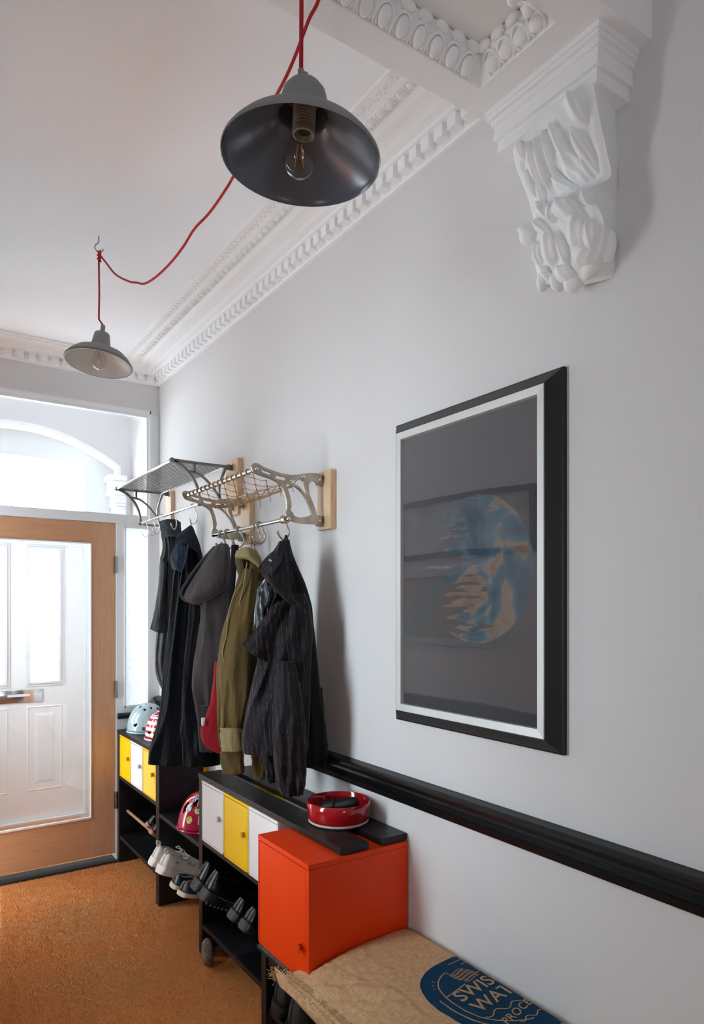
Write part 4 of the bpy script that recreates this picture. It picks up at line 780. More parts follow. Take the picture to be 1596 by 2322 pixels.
# ------------------------------------------------------------------ coats
def fabric(name, c, c2=None, rough=0.85, sheen=0.3, b=0.4):
    sheen *= 0.3
    m = Mt(name, c, rough, Sheen_Weight=sheen, Sheen_Roughness=0.4, Specular_IOR_Level=0.5 if rough < .6 else 0.18); m.bump(m.noise(1100, 2), b, 0.0005); m.bump(m.noise(22, 3, (1, 1, 0.3), 1.2), 0.7, 0.011); m.bump(m.noise(75, 3, (1, 1, 0.6), 0.8), 0.35, 0.003)
    if c2: m.vary(9, c2, 0.35, 0.65, (1, 1, 0.5))
    return m
AX = Vector((CS, -SN, 0)); AN = Vector((SN, CS, 0))
def garment(rows, name, mat, parent, fold=0.012, seed=0.0, k=(5, 9), nu=120, nv=110, grow=1.0, sharp=0.6):
    """closed hanging shell. rows: v, uL, uR, forward distance, half depth (m)"""
    R = [(v, (a + b) / 2, (b - a) / 2, T, d) for v, a, b, T, d in rows]
    def fn(i, j):
        v, c, h, T, d = cr(R, j); th = 2 * PI * i; x, y = math.cos(th), math.sin(th)
        p = pt(c, v, T=T); a = h / F * T
        cxx = abs(y) ** 0.7
        ph = seed + 1.7 * j + 0.9 * noise.noise(Vector((x * 1.1 + seed, j * 2.1, 0)))
        A = fold * (0.25 + grow * min(1, j * 1.4))
        w1 = math.sin(k[0] * x * 1.35 + ph * 2.0); w2 = math.sin(k[1] * x * 1.2 - ph * 2.7 + seed)
        rg = (1 - abs(w1)) * 2 - 1
        f = A * (0.55 * rg * sharp + 0.35 * w1 * (1 - sharp) + 0.3 * w2 + 0.5 * noise.noise(Vector((x * 2.3 + seed, y, j * 5))))
        q = p + AX * (a * x) + AN * ((d * math.copysign(cxx, y)) + math.copysign(1, y) * f * cxx)
        q += AX * 0.004 * noise.noise(Vector((seed * 3, y * 2, j * 9)))
        return q
    mb = MB().grid(fn, nu, nv, True)
    n = len(mb.v); mb.f.append(tuple(range(nu))[::-1])
    # recessed hem
    base = (nv - 1) * nu; cen = sum((Vector(mb.v[base + i]) for i in range(nu)), Vector()) / nu; ins = [Vector(mb.v[base + i]).lerp(cen, 0.06) + Vector((0, 0, 0.0)) for i in range(nu)]; up = [p + Vector((0, 0, 0.05)) for p in ins]
    mb.v += [tuple(p) for p in ins + up]; b1, b2 = base + nu, base + 2 * nu
    for i in range(nu): k2 = (i + 1) % nu; mb.f += [(base + i, base + k2, b1 + k2, b1 + i), (b1 + i, b1 + k2, b2 + k2, b2 + i)]
    mb.f.append(tuple(b2 + i for i in range(nu)))
    return mb.build(name, mat, parent, True, 180)
def patch(rows, name, mat, parent, th=0.004, nu=36, nv=36, wr=0.002, seed=0.0, sub=False):
    """draped flap through a net of (u, v, forward distance) points"""
    G = [[pt(a, b, T=t) for a, b, t in r] for r in rows]
    def fn(i, j):
        col = [Vector(cr([tuple(p) for p in r], i)) for r in G]; p = Vector(cr([tuple(p) for p in col], j))
        return p + AN * wr * noise.noise(Vector((i * 5 + seed, j * 5, seed))) * 2
    o = MB().grid(fn, nu, nv).build(name, mat, parent, True, 180); solid(o, th); return o
def hang(name, label, u, v, T, cat='coat', group=None): return thing(name, label, cat, pt(u, v, T=T), group=group)

# 1 black waxed jacket folded over the far hooks
M1 = fabric('dark_waxed_cotton', '1F2227', '131519', 0.55, 0.1)
g = hang('jacket', 'charcoal jacket doubled over the far wire hooks beside the side light', 385, 1185, 3.62)
garment([(1178, 372, 400, 3.60, .016), (1186, 363, 408, 3.60, .022), (1215, 366, 411, 3.59, .035), (1245, 369, 413, 3.58, .040), (1290, 363, 415, 3.57, .045), (1350, 360, 424, 3.56, .05), (1420, 357, 428, 3.55, .05), (1480, 352, 428, 3.55, .05), (1530, 355, 425, 3.55, .045), (1575, 372, 420, 3.55, .04)], 'body', M1, g, 0.012, 1.0)
patch([[(362, 1182, 3.56), (385, 1179, 3.53), (409, 1184, 3.56)], [(365, 1200, 3.545), (388, 1200, 3.52), (411, 1202, 3.545)], [(372, 1219, 3.54), (392, 1216, 3.51), (413, 1226, 3.54)]], 'folded_waistband', fabric('charcoal_twill', '3A3D44', None, 0.8), g, 0.006)
patch([[(364, 1262, 3.58), (372, 1275, 3.50), (378, 1285, 3.50)], [(358, 1340, 3.56), (366, 1352, 3.50), (372, 1362, 3.50)], [(349, 1395, 3.54), (361, 1402, 3.49), (376, 1408, 3.50)], [(341, 1427, 3.53), (358, 1434, 3.48), (380, 1437, 3.50)]], 'hanging_panel', fabric('charcoal_canvas', '33363B', '24262B', 0.8), g, 0.005, wr=0.004)
# 2 long navy coat
M2 = fabric('navy_wool', '0B1018', '080C12', 0.8, 0.35)
g = hang('coat', 'long dark navy coat hung by a chain loop, hem beside the striped helmet', 433, 1196, 3.12)
garment([(1197, 428, 437, 3.10, .012), (1215, 418, 446, 3.10, .03), (1250, 405, 456, 3.09, .045), (1300, 395, 466, 3.08, .05), (1360, 389, 474, 3.06, .055), (1440, 380, 480, 3.05, .065), (1520, 372, 486, 3.04, .07), (1590, 366, 492, 3.04, .075), (1650, 354, 498, 3.04, .075), (1700, 340, 500, 3.04, .075), (1729, 338, 500, 3.04, .075)], 'body', M2, g, 0.020, 2.3, (4, 7), sharp=0.8)
patch([[(430, 1192, 3.04), (433, 1192, 3.02), (437, 1196, 3.03)], [(402, 1215, 3.02), (428, 1222, 2.98), (449, 1228, 3.00)], [(398, 1232, 3.00), (423, 1234, 2.96), (460, 1262, 2.98)], [(401, 1228, 3.02), (420, 1226, 2.98), (454, 1250, 2.99)]], 'collar', fabric('navy_twill', '1A2430', None, 0.8), g, 0.004)
patch([[(398, 1230, 3.02), (412, 1232, 2.985), (424, 1240, 2.97)], [(392, 1250, 3.02), (405, 1262, 2.98), (424, 1275, 2.965)], [(386, 1264, 3.03), (399, 1282, 2.985), (414, 1292, 2.97)], [(391, 1290, 3.03), (400, 1292, 2.99), (410, 1298, 2.98)]], 'lapel', fabric('navy_lapel', '1B2A3C', None, 0.75), g, 0.004)
garment([(1300, 425, 470, 2.99, .03), (1380, 430, 480, 2.97, .045), (1480, 420, 484, 2.96, .05), (1580, 414, 492, 2.96, .055), (1660, 412, 496, 2.96, .055), (1733, 417, 500, 2.96, .055)], 'sleeve', M2, g, 0.013, 5.1, (3, 6), 80, 80)
pp = MB(); edge = [(427, 1235, 2.95), (420, 1270, 2.95), (412, 1300, 2.96), (402, 1370, 2.965), (394, 1440, 2.965), (386, 1500, 2.965), (378, 1560, 2.965), (371, 1610, 2.965)]
pp.tube(spline([pt(a, b, T=t) for a, b, t in edge], 60), 0.0022, 6).build('piping', fabric('blue_grey_piping', '3A5468', None, 0.6), g, True, 180)
mb = MB()
a, b = pt(432, 1178, T=3.115), pt(434, 1197, T=3.10)
for i in range(12):
    c = a.lerp(b, (i + .5) / 12); dd = AX if i % 2 else AN
    mb.tube([c + dd * 0.0028 * math.cos(t) + Vector((0, 0, 0.0042 * math.sin(t))) for t in [2 * PI * q / 10 for q in range(11)]], 0.0009, 5)
mb.build('hanging_chain', M_STEEL, g, True)
# 3 grey hooded coat
M3 = fabric('grey_brown_fleece', '524E50', '403D40', 0.9, 0.5)
M3d = fabric('dark_grey_fleece', '2D2B2E', None, 0.9, 0.4)
g = hang('coat', 'charcoal grey coat with a wide drooping hood', 502, 1237, 2.93)
garment([(1290, 480, 522, 2.90, .03), (1350, 458, 530, 2.88, .05), (1400, 454, 535, 2.88, .055), (1450, 449, 538, 2.87, .06), (1500, 441, 538, 2.87, .06), (1550, 437, 538, 2.87, .06), (1590, 441, 535, 2.87, .055), (1640, 450, 530, 2.88, .05), (1665, 452, 520, 2.88, .045), (1702, 454, 505, 2.88, .04)], 'body', M3, g, 0.016, 3.9, (3, 6))
# hood: outer cowl and its rolled edge
patch([[(487, 1240, 2.85), (500, 1234, 2.82), (514, 1234, 2.82), (519, 1242, 2.86)], [(470, 1262, 2.82), (488, 1262, 2.78), (510, 1262, 2.78), (522, 1270, 2.83)], [(448, 1298, 2.80), (470, 1298, 2.745), (505, 1295, 2.75), (524, 1300, 2.82)], [(428, 1330, 2.79), (456, 1330, 2.73), (498, 1322, 2.745), (522, 1318, 2.82)], [(418, 1352, 2.79), (440, 1356, 2.735), (478, 1352, 2.76), (520, 1332, 2.83)], [(424, 1363, 2.81), (442, 1367, 2.78), (462, 1364, 2.80), (515, 1334, 2.86)]], 'hood', M3, g, 0.006, 50, 60, 0.003)
patch([[(486, 1238, 2.88), (483, 1246, 2.87), (486, 1255, 2.86)], [(464, 1268, 2.86), (462, 1280, 2.86), (468, 1284, 2.85)], [(440, 1295, 2.84), (438, 1310, 2.85), (446, 1315, 2.83)], [(421, 1322, 2.83), (424, 1335, 2.84), (432, 1338, 2.82)], [(410, 1342, 2.82), (418, 1350, 2.83), (427, 1353, 2.81)], [(415, 1357, 2.82), (424, 1360, 2.82), (432, 1357, 2.80)]], 'hood_lining', M3d, g, 0.006, 24, 60, 0.002)
ed = [(487, 1240, 2.85), (470, 1258, 2.83), (447, 1285, 2.81), (426, 1315, 2.80), (412, 1338, 2.80), (411, 1351, 2.80), (420, 1361, 2.80), (440, 1367, 2.78), (458, 1370, 2.79)]
MB().tube(spline([pt(a, b, T=t) for a, b, t in ed], 60), 0.006, 8).build('hood_hem', M3, g, True, 180)
garment([(1600, 446, 500, 2.80, .03), (1640, 449, 500, 2.80, .036), (1648, 450, 498, 2.80, .034), (1702, 453, 495, 2.80, .032)], 'cuff', fabric('grey_rib_knit', '3A3739', None, 0.9), g, 0.006, 1.2, (3, 5), 60, 30)
# strap bag
M4 = fabric('red_wool_felt', 'A8242B', '8E1B22', 0.85, 0.4)
g = hang('tote_bag', 'red cloth bag on a long black strap behind the olive jacket', 535, 1235, 2.86, 'bag')
garment([(1500, 488, 497, 2.74, .008), (1540, 484, 505, 2.74, .02), (1590, 478, 512, 2.74, .03), (1612, 470, 520, 2.74, .035), (1640, 459, 528, 2.74, .04), (1665, 456, 532, 2.74, .04), (1690, 464, 530, 2.74, .035), (1706, 490, 526, 2.74, .025)], 'bag_body', M4, g, 0.006, 0.4, (2, 5), 80, 60)
MS = fabric('black_webbing', '15161C', None, 0.8)
patch([[(525, 1236, 2.78), (533, 1235, 2.77), (541, 1236, 2.78)], [(523, 1290, 2.77), (530, 1290, 2.765), (536, 1290, 2.77)], [(519, 1345, 2.76), (525, 1345, 2.75), (531, 1345, 2.76)], [(508, 1430, 2.75), (514, 1430, 2.74), (520, 1430, 2.75)], [(488, 1505, 2.74), (492, 1505, 2.735), (496, 1505, 2.74)]], 'strap', MS, g, 0.003, 8, 50, 0.0005)
patch([[(456, 1628, 2.695), (461, 1627, 2.69), (465, 1628, 2.69)], [(457, 1645, 2.69), (460, 1646, 2.685), (463, 1646, 2.69)]], 'care_label', Mt('white_label', 'C9C4C2', 0.7), g, 0.001, 8, 8, 0)
# 4 olive jacket
M5 = fabric('olive_canvas', '665331', '554426', 0.85, 0.25)
M5s = fabric('pale_olive_edge', '8A7B57', None, 0.85)
g = hang('jacket', 'olive green canvas jacket with turned-up cuffs between the hooded coat and pinstriped coat', 572, 1240, 2.72)
garment([(1246, 560, 578, 2.70, .015), (1262, 552, 588, 2.69, .03), (1300, 543, 600, 2.68, .045), (1345, 530, 610, 2.67, .05), (1380, 518, 615, 2.66, .055), (1430, 504, 618, 2.65, .06), (1480, 495, 620, 2.65, .065), (1540, 491, 622, 2.65, .065), (1600, 492, 620, 2.65, .06), (1650, 494, 612, 2.65, .055), (1690, 497, 608, 2.65, .05)], 'body', M5, g, 0.018, 6.2, (4, 8), sharp=0.8)
patch([[(533, 1260, 2.66), (556, 1250, 2.62), (578, 1246, 2.63)], [(536, 1250, 2.61), (560, 1242, 2.58), (584, 1254, 2.60)], [(534, 1262, 2.60), (564, 1262, 2.55), (596, 1286, 2.58)], [(536, 1266, 2.62), (562, 1268, 2.58), (590, 1288, 2.60)]], 'collar', M5s, g, 0.005)
patch([[(533, 1255, 2.66), (540, 1260, 2.63), (548, 1265, 2.62)], [(534, 1275, 2.67), (544, 1280, 2.63), (552, 1282, 2.62)], [(540, 1300, 2.67), (547, 1300, 2.64), (553, 1298, 2.63)], [(546, 1318, 2.67), (549, 1312, 2.65), (553, 1305, 2.64)]], 'lapel', fabric('dark_olive', '463B24', None), g, 0.004)
garment([(1290, 552, 578, 2.60, .02), (1350, 536, 580, 2.585, .03), (1420, 512, 575, 2.57, .04), (1500, 498, 568, 2.56, .045), (1580, 500, 562, 2.56, .045), (1650, 503, 556, 2.565, .042), (1693, 503, 556, 2.57, .038)], 'sleeve', M5, g, 0.012, 8.8, (2, 5), 80, 80, sharp=0.9)
garment([(1648, 501, 548, 2.55, .040), (1660, 500, 552, 2.55, .043), (1700, 503, 551, 2.55, .043)], 'turned_cuff', M5s, g, 0.004, 2.2, (2, 4), 60, 16)
garment([(1700, 501, 550, 2.58, .030), (1712, 500, 552, 2.58, .036), (1752, 504, 553, 2.58, .036)], 'cuff', M5, g, 0.004, 4.2, (2, 4), 60, 20)
garment([(1690, 570, 606, 2.66, .03), (1730, 572, 604, 2.66, .03), (1765, 574, 602, 2.66, .03)], 'rear_cuff', M5, g, 0.004, 7.2, (2, 4), 50, 20)
for ee in ([(549, 1320, 2.56), (530, 1350, 2.55), (517, 1400, 2.54), (514, 1440, 2.535), (505, 1480, 2.53), (513, 1530, 2.53), (505, 1590, 2.525), (502, 1650, 2.53)], [(560, 1275, 2.56), (552, 1330, 2.55), (540, 1380, 2.55), (528, 1430, 2.54), (522, 1480, 2.53)]):
    MB().tube(spline([pt(a, b, T=t) for a, b, t in ee], 50), 0.0024, 6).build('seam', M5s, g, True, 180)
MB().tube([pt(571, 1229, T=2.70), pt(569, 1240, T=2.68), pt(571, 1248, T=2.66)], 0.0015, 6).tube([pt(574, 1229, T=2.70), pt(578, 1240, T=2.68), pt(578, 1248, T=2.66)], 0.0015, 6).build('hanging_loop', M5, g, True)
# 5 pinstriped coat
m = fabric('plum_black_pinstripe', '211C21', None, 0.7, 0.35, 0.3)
tc = m.n('ShaderNodeTexCoord'); mp_ = m.n('ShaderNodeMapping'); mp_.inputs['Rotation'].default_value = (0, 0, YAW); m.l(tc.outputs['Object'], mp_.inputs[0]); sx = m.n('ShaderNodeSeparateXYZ'); m.l(mp_.outputs[0], sx.inputs[0])
def mm_(op, a, b):
    x = m.n('ShaderNodeMath', operation=op)
    for k_, v_ in enumerate((a, b)):
        if isinstance(v_, (int, float)): x.inputs[k_].default_value = v_
        else: m.l(v_, x.inputs[k_])
    return x.outputs[0]
slant = mm_('ADD', sx.outputs['X'], mm_('MULTIPLY', sx.outputs['Z'], 0.08)); pg = m.n('ShaderNodeMath', operation='PINGPONG'); pg.inputs[1].default_value = 0.0085; m.l(slant, pg.inputs[0])
line = mm_('LESS_THAN', pg.outputs[0], 0.0007); cell = mm_('MULTIPLY', mm_('FLOOR', mm_('DIVIDE', slant, 0.017), 0), 7.37)
nn_ = m.n('ShaderNodeTexNoise'); nn_.inputs['Scale'].default_value = 1; nn_.inputs['Detail'].default_value = 0; cx_ = m.n('ShaderNodeCombineXYZ'); m.l(cell, cx_.inputs[0]); m.l(mm_('MULTIPLY', sx.outputs['Z'], 45), cx_.inputs[2]); m.l(cx_.outputs[0], nn_.inputs[0])
dash = mm_('MULTIPLY', line, mm_('GREATER_THAN', nn_.outputs[0], 0.5))
mx = m.n('ShaderNodeMixRGB'); mx.inputs[1].default_value = lin('1B1519'); mx.inputs[2].default_value = lin('514950'); m.l(dash, mx.inputs[0]); m.color(mx.outputs[0])
M6 = m; M7 = fabric('black_satin_lining', '12141B', None, 0.3, 0.0, 0.1); M8 = fabric('black_twill', '0E0F12', None, 0.75)
g = hang('coat', 'plum black pinstriped coat with a big turned collar, nearest the picture', 649, 1215, 2.45)
garment([(1232, 642, 656, 2.46, .014), (1270, 636, 668, 2.47, .03), (1320, 628, 690, 2.47, .04), (1365, 618, 704, 2.47, .048), (1420, 612, 713, 2.47, .052), (1500, 606, 721, 2.47, .056), (1580, 600, 729, 2.47, .06), (1640, 600, 736, 2.47, .06), (1700, 610, 741, 2.47, .058), (1733, 640, 738, 2.48, .055)], 'back_panel', M8, g, 0.016, 1.9, (4, 7))
garment([(1345, 612, 690, 2.42, .03), (1385, 602, 705, 2.41, .045), (1440, 592, 708, 2.40, .05), (1500, 584, 706, 2.40, .055), (1560, 570, 704, 2.40, .06), (1620, 556, 702, 2.40, .06), (1680, 549, 700, 2.40, .06), (1706, 552, 698, 2.40, .058)], 'body', M6, g, 0.020, 0.7, (4, 7), sharp=0.85)
patch([[(632, 1230, 2.42), (640, 1226, 2.40), (655, 1224, 2.42)], [(622, 1246, 2.40), (640, 1250, 2.38), (660, 1262, 2.40)], [(606, 1262, 2.385), (632, 1278, 2.36), (662, 1310, 2.38)], [(588, 1284, 2.37), (622, 1308, 2.345), (666, 1350, 2.365)], [(590, 1296, 2.365), (635, 1345, 2.335), (682, 1380, 2.35)], [(600, 1310, 2.37), (650, 1362, 2.34), (700, 1390, 2.36)]], 'collar', M6, g, 0.005, 40, 50, 0.004)
patch([[(590, 1282, 2.375), (606, 1264, 2.38), (622, 1247, 2.39)], [(602, 1292, 2.352), (616, 1276, 2.358), (630, 1258, 2.372)], [(617, 1305, 2.338), (628, 1288, 2.345), (640, 1268, 2.36)]], 'collar_band', M7, g, 0.003, 24, 18, 0.001)
patch([[(608, 1270, 2.352), (611, 1267, 2.354)], [(614, 1274, 2.350), (617, 1271, 2.352)]], 'neck_label', Mt('woven_label', 'A8A49A', 0.8), g, 0.0006, 6, 10, 0)
patch([[(600, 1305, 2.40), (612, 1312, 2.37), (622, 1322, 2.36)], [(586, 1326, 2.39), (604, 1336, 2.355), (628, 1345, 2.35)], [(581, 1360, 2.39), (596, 1372, 2.35), (614, 1378, 2.35)], [(577, 1400, 2.39), (594, 1406, 2.35), (607, 1402, 2.355)], [(577, 1432, 2.39), (585, 1424, 2.36), (600, 1405, 2.36)]], 'satin_facing', M7, g, 0.004, 36, 50, 0.009, 4.0)
patch([[(612, 1382, 2.36), (630, 1364, 2.35), (650, 1362, 2.36)], [(598, 1402, 2.345), (614, 1400, 2.335), (632, 1402, 2.35)], [(576, 1432, 2.335), (596, 1440, 2.325), (618, 1450, 2.35)], [(547, 1461, 2.33), (576, 1486, 2.32), (608, 1504, 2.35)]], 'lapel', M6, g, 0.004, 36, 40, 0.003)
garment([(1500, 628, 668, 2.33, .03), (1560, 622, 682, 2.33, .042), (1620, 618, 690, 2.33, .046), (1680, 618, 693, 2.335, .046), (1740, 622, 694, 2.345, .046), (1775, 626, 692, 2.35, .044), (1800, 640, 688, 2.355, .040)], 'sleeve', M6, g, 0.012, 3.3, (3, 5), 80, 80, sharp=0.8)
garment([(1690, 590, 625, 2.46, .03), (1740, 600, 628, 2.46, .034), (1772, 606, 626, 2.46, .03)], 'rear_sleeve', M6, g, 0.006, 3.0, (2, 4), 50, 30)
garment([(1560, 702, 730, 2.52, .03), (1640, 700, 738, 2.52, .035), (1700, 698, 742, 2.52, .035), (1735, 700, 738, 2.52, .03)], 'skirt_panel', M8, g, 0.008, 4.4, (2, 4), 50, 30)
MB().tube([pt(648, 1214, T=2.43), pt(646, 1222, T=2.42), pt(644, 1232, T=2.42)], 0.0032, 6).tube([pt(649, 1214, T=2.43), pt(652, 1224, T=2.42), pt(653, 1234, T=2.43)], 0.0032, 6).build('hanging_loop', M8, g, True)

# ------------------------------------------------------------------ shoes (built with the heel at the origin, toe along +x)
def shoe(name, label, L, hw, solet, height, upm, solem, linem, ankle=0.0, toe_h=0.052, laces=None, heelp=0.0, tread=False, group=None, opening=0.42, toespring=0.01, lugs=False):
    t = thing(name, label, 'shoe', (0, 0, 0), group=group)
    def outline(x):
        s = x / L
        w = hw * (0.80 + 0.20 * math.sin(min(1, s / 0.16) * PI / 2)) if s < 0.16 else hw * (1.0 - 0.14 * math.sin(PI * (s - 0.16) / 0.34)) if s < 0.5 else hw * (1.0 + 0.12 * math.sin(PI * (s - 0.5) / 0.42)) if s < 0.92 else hw * math.sqrt(max(0.0, 1 - ((s - 0.9) / 0.1) ** 2)) * 1.02
        if s < 0.03: w = hw * 0.80 * math.sqrt(max(0, 1 - ((0.03 - s) / 0.03) ** 2)) + 0.002
        return max(w, 0.003)
    N = 44
    xs = [L * (1 - math.cos(PI * i / (N - 1))) / 2 for i in range(N)]
    def zb(x): return toespring * max(0, (x / L - 0.75) / 0.25) ** 2
    def st_(x): return solet * (1 + heelp * max(0, 1 - x / (L * 0.3)))
    sm = MB(); vs = []; M = 10
    for x in xs:
        w = outline(x); 
        for a, b in ((-0.90, 0), (0.90, 0), (1.02, 0.25), (1.06, 0.6), (1.0, 1.0), (-1.0, 1.0), (-1.06, 0.6), (-1.02, 0.25)): vs.append((x + (0.004 * (b - .5) if x < 0.01 else 0), w * a, zb(x) + st_(x) * b))
    sm.add(vs, [(i * 8 + j, i * 8 + (j + 1) % 8, (i + 1) * 8 + (j + 1) % 8, (i + 1) * 8 + j) for i in range(N - 1) for j in range(8)] + [tuple(range(8)), tuple((N - 1) * 8 + j for j in range(8))])
    so = sm.build('sole', solem, t, True, 50)
    if lugs:
        lm = MB()
        for i in range(14):
            x = 0.01 + i * (L - 0.03) / 14; w = outline(x) * 1.05
            for sg in (-1, 1): lm.box(x, x + 0.009, sg * w - 0.006, sg * w + 0.006, zb(x) - 0.004, zb(x) + 0.010, 0.001)
        q = lm.build('tread_lugs', solem, so, True); q['kind'] = 'stuff'
    def top(s):
        h0 = height * (1.0 - 0.10 * math.sin(min(1, s / 0.22) * PI)) if s < 0.22 else height
        if s < 0.25: return h0
        f = (s - 0.25) / 0.75; return toe_h * (1 - f) ** 0.9 * 0.0 + (height - toe_h) * (1 - min(1, f / 0.55)) ** 1.3 + toe_h * (1 - max(0, (f - 0.5) / 0.5) ** 3.0)
    K = 28; um = MB(); vs = []; fs = []
    for i, x in enumerate(xs):
        s = x / L; w = outline(x) * 0.94; h = top(s); zbse = zb(x) + st_(x) * 0.9
        xo = 0.010 * (1 - min(1, s / 0.08))
        for k in range(K):
            a = -PI / 2 + PI * k / (K - 1); sn, cs = math.sin(a), math.cos(a)
            nar = 1.0 - (0.30 if s > 0.25 else 0.12 + 0.18 * s / 0.25) * (cs ** 1.2) * (h / max(height, .01))
            vs.append((x + 0.004 + xo * (1 - cs) * 0 + 0.012 * (cs ** 2) * (1 if s < 0.08 else 0), math.copysign(abs(sn) ** 0.75, sn) * w * nar, zbse + h * (min(cs ** 0.75, 0.80 + 0.04 * cs) if s < opening else cs ** 0.75)))
    for i in range(N - 1):
        for k in range(K - 1):
            s = (xs[i] + xs[i + 1]) / 2 / L; a = abs((k + .5) / (K - 1) - .5) * 2
            if 0.02 < s < opening and a < 0.40 * math.sqrt(max(0, 1 - ((s - (0.02 + opening) / 2) / ((opening - 0.02) / 2)) ** 2)) + 0.08: continue
            fs.append((i * K + k, i * K + k + 1, (i + 1) * K + k + 1, (i + 1) * K + k))
    um.add(vs, fs); up = um.build('upper', upm, t, True, 60); solid(up, 0.0035, -1)
    # insole / lining
    im = MB(); vs = []
    for x in xs[1:-4]:
        w = outline(x) * 0.84; vs += [(x, -w, zb(x) + solet + 0.006), (x, w, zb(x) + solet + 0.006)]
    im.add(vs, [(2 * i, 2 * i + 1, 2 * i + 3, 2 * i + 2) for i in range(len(vs) // 2 - 1)]); im.build('insole', linem, t, True)
    # padded collar
    def up_pt(s, a):
        x = s * L; w = outline(x) * 0.94; h = top(s); sn, cs = math.sin(a * PI / 2), math.cos(a * PI / 2); nar = 1.0 - (0.30 if s > 0.25 else 0.12 + 0.18 * s / 0.25) * (cs ** 1.2) * (h / height)
        return Vector((x + 0.004, math.copysign(abs(sn) ** 0.75, sn) * w * nar, zb(x) + st_(x) * .9 + h * (min(cs ** 0.75, 0.80 + 0.04 * cs) if s < opening else cs ** 0.75)))
    cp = []
    for i in range(41):
        ph = 2 * PI * i / 40; s = (0.035 + opening) / 2 - (opening - 0.035) / 2 * math.cos(ph) * 0.96; a = (0.36 * abs(math.sin(ph)) + 0.08) * math.copysign(1, math.sin(ph) if abs(math.sin(ph)) > 1e-6 else 1)
        if i in (0, 20, 40): a = 0
        cp.append(up_pt(s, a))
    MB().tube(cp, 0.0035, 8, False).build('collar', linem, t, True, 180)
    if laces is not None:
        lm = MB()
        tg = MB(); vs = []
        for i in range(8):
            s = opening - 0.06 + i * 0.035; p = up_pt(s, 0); q = up_pt(s, 0.22); vs += [(p.x, -q.y * 0.9, q.z + 0.004), (p.x, q.y * 0.9, q.z + 0.004)]
        tg.add(vs, [(2 * i, 2 * i + 1, 2 * i + 3, 2 * i + 2) for i in range(7)]); o = tg.build('tongue', upm, t, True); solid(o, 0.004)
        for i in range(5):
            s = opening + 0.0 + i * 0.045; A = up_pt(s, 0.3); B = up_pt(s + 0.03, -0.3); C = up_pt(s, -0.3); D = up_pt(s + 0.03, 0.3); up_ = Vector((0, 0, 0.007))
            lm.tube([A, (A + B) / 2 + up_, B], 0.0022, 6); lm.tube([C, (C + D) / 2 + up_ * 1.3, D], 0.0022, 6)
        A = up_pt(opening, 0) + Vector((0, 0, 0.010))
        for sg in (-1, 1): lm.tube(spline([A, A + Vector((-0.005, sg * 0.02, 0.010)), A + Vector((-0.015, sg * 0.032, -0.002)), A + Vector((0.004, sg * 0.018, 0.0)), A], 16), 0.0019, 6); lm.tube(spline([A, A + Vector((0.012, sg * 0.018, 0.004)), A + Vector((0.026, sg * 0.03, -0.014))], 8), 0.0018, 6)
        q = lm.build('laces', laces, t, True, 180)
    return t, up_pt
def place(t, loc, yaw, pitch, roll=0): t.rotation_euler = Euler((roll, pitch, yaw), 'XYZ'); t.location = loc
WH = Mt('off_white_mesh', 'D6CFC6', 0.8); WH.bump(WH.noise(500, 3), 0.5, 0.0008); WS = Mt('white_foam_sole', 'DDD6D2', 0.6); BL = Mt('black_leather', '0B0B0D', 0.28, Specular_IOR_Level=0.35); BL.bump(BL.noise(120, 4), 0.15, 0.0006); BS = Mt('black_rubber', '121316', 0.5, Specular_IOR_Level=0.3); TAN = Mt('tan_lining', 'A08C74', 0.8); RB = Mt('red_brown_rubber', '9A5C48', 0.55); GUM = Mt('cream_rubber', 'C8BBA2', 0.6); NV = Mt('navy_leather', '1C2430', 0.4)
# white trainers
def letterN(P, parent, mat):
    for sg in (-1, 1):
        def S(x, z): 
            s = x; b = P(s, 0.62 * sg + 0 * z); c = P(s, 0.40 * sg); d = b.lerp(c, z); return d + Vector((0, sg * 0.002, 0.001))
        mb = MB()
        for A, B in (((0.40, 0.0), (0.44, 0.9)), ((0.44, 0.9), (0.50, 0.05)), ((0.50, 0.05), (0.56, 1.0))):
            mb.tube([S(A[0] + (B[0] - A[0]) * i / 6, A[1] + (B[1] - A[1]) * i / 6) for i in range(7)], 0.0035, 6)
        mb.build('side_letter', mat, parent, True, 180)
def pulltab(P, parent, mat):
    a = P(0.02, 0); MB().tube(spline([a + Vector((0.004, 0, -0.01)), a + Vector((-0.012, 0, 0.006)), a + Vector((-0.016, 0, 0.016)), a + Vector((0.0, 0, 0.014)), a + Vector((0.006, 0, 0.0))], 20), [0.0045] * 20, 8).build('pull_tab', mat, parent, True, 180)
A, P = shoe('trainer', 'white lace-up trainer with a raised side letter, nearer of the white pair', 0.285, 0.047, 0.030, 0.075, WH, WS, Mt('light_grey_lining', 'BDB8B0', 0.85), laces=WH, heelp=0.25, toespring=0.02)
letterN(P, A, Mt('pale_grey_letter', '8E9298', 0.5)); pulltab(P, A, WH)
q = MB().box(0.045, 0.062, 0.038, 0.048, 0.066, 0.072, 0.001).box(0.045, 0.062, -0.048, -0.038, 0.066, 0.072, 0.001).build('heel_tag', Mt('gold_tag', '9A7A48', 0.4), A); 
place(A, (1.035, 3.150, 0.255), 0.12, 0.42)
B = dup(A, label='white lace-up trainer, farther of the white pair beside the divider panel'); place(B, (1.030, 3.262, 0.262), -0.05, 0.42)
C, P = shoe('shoe', 'navy slip-on shoe with cream sole below the white trainers, nearer one', 0.26, 0.043, 0.016, 0.052, NV, GUM, TAN, heelp=0.2, opening=0.52, toe_h=0.04)
place(C, (1.050, 2.900, 0.232), 0.15, 0.30); D = dup(C, label='navy slip-on shoe with cream sole below the white trainers, farther one'); place(D, (1.045, 2.995, 0.238), 0.0, 0.30)
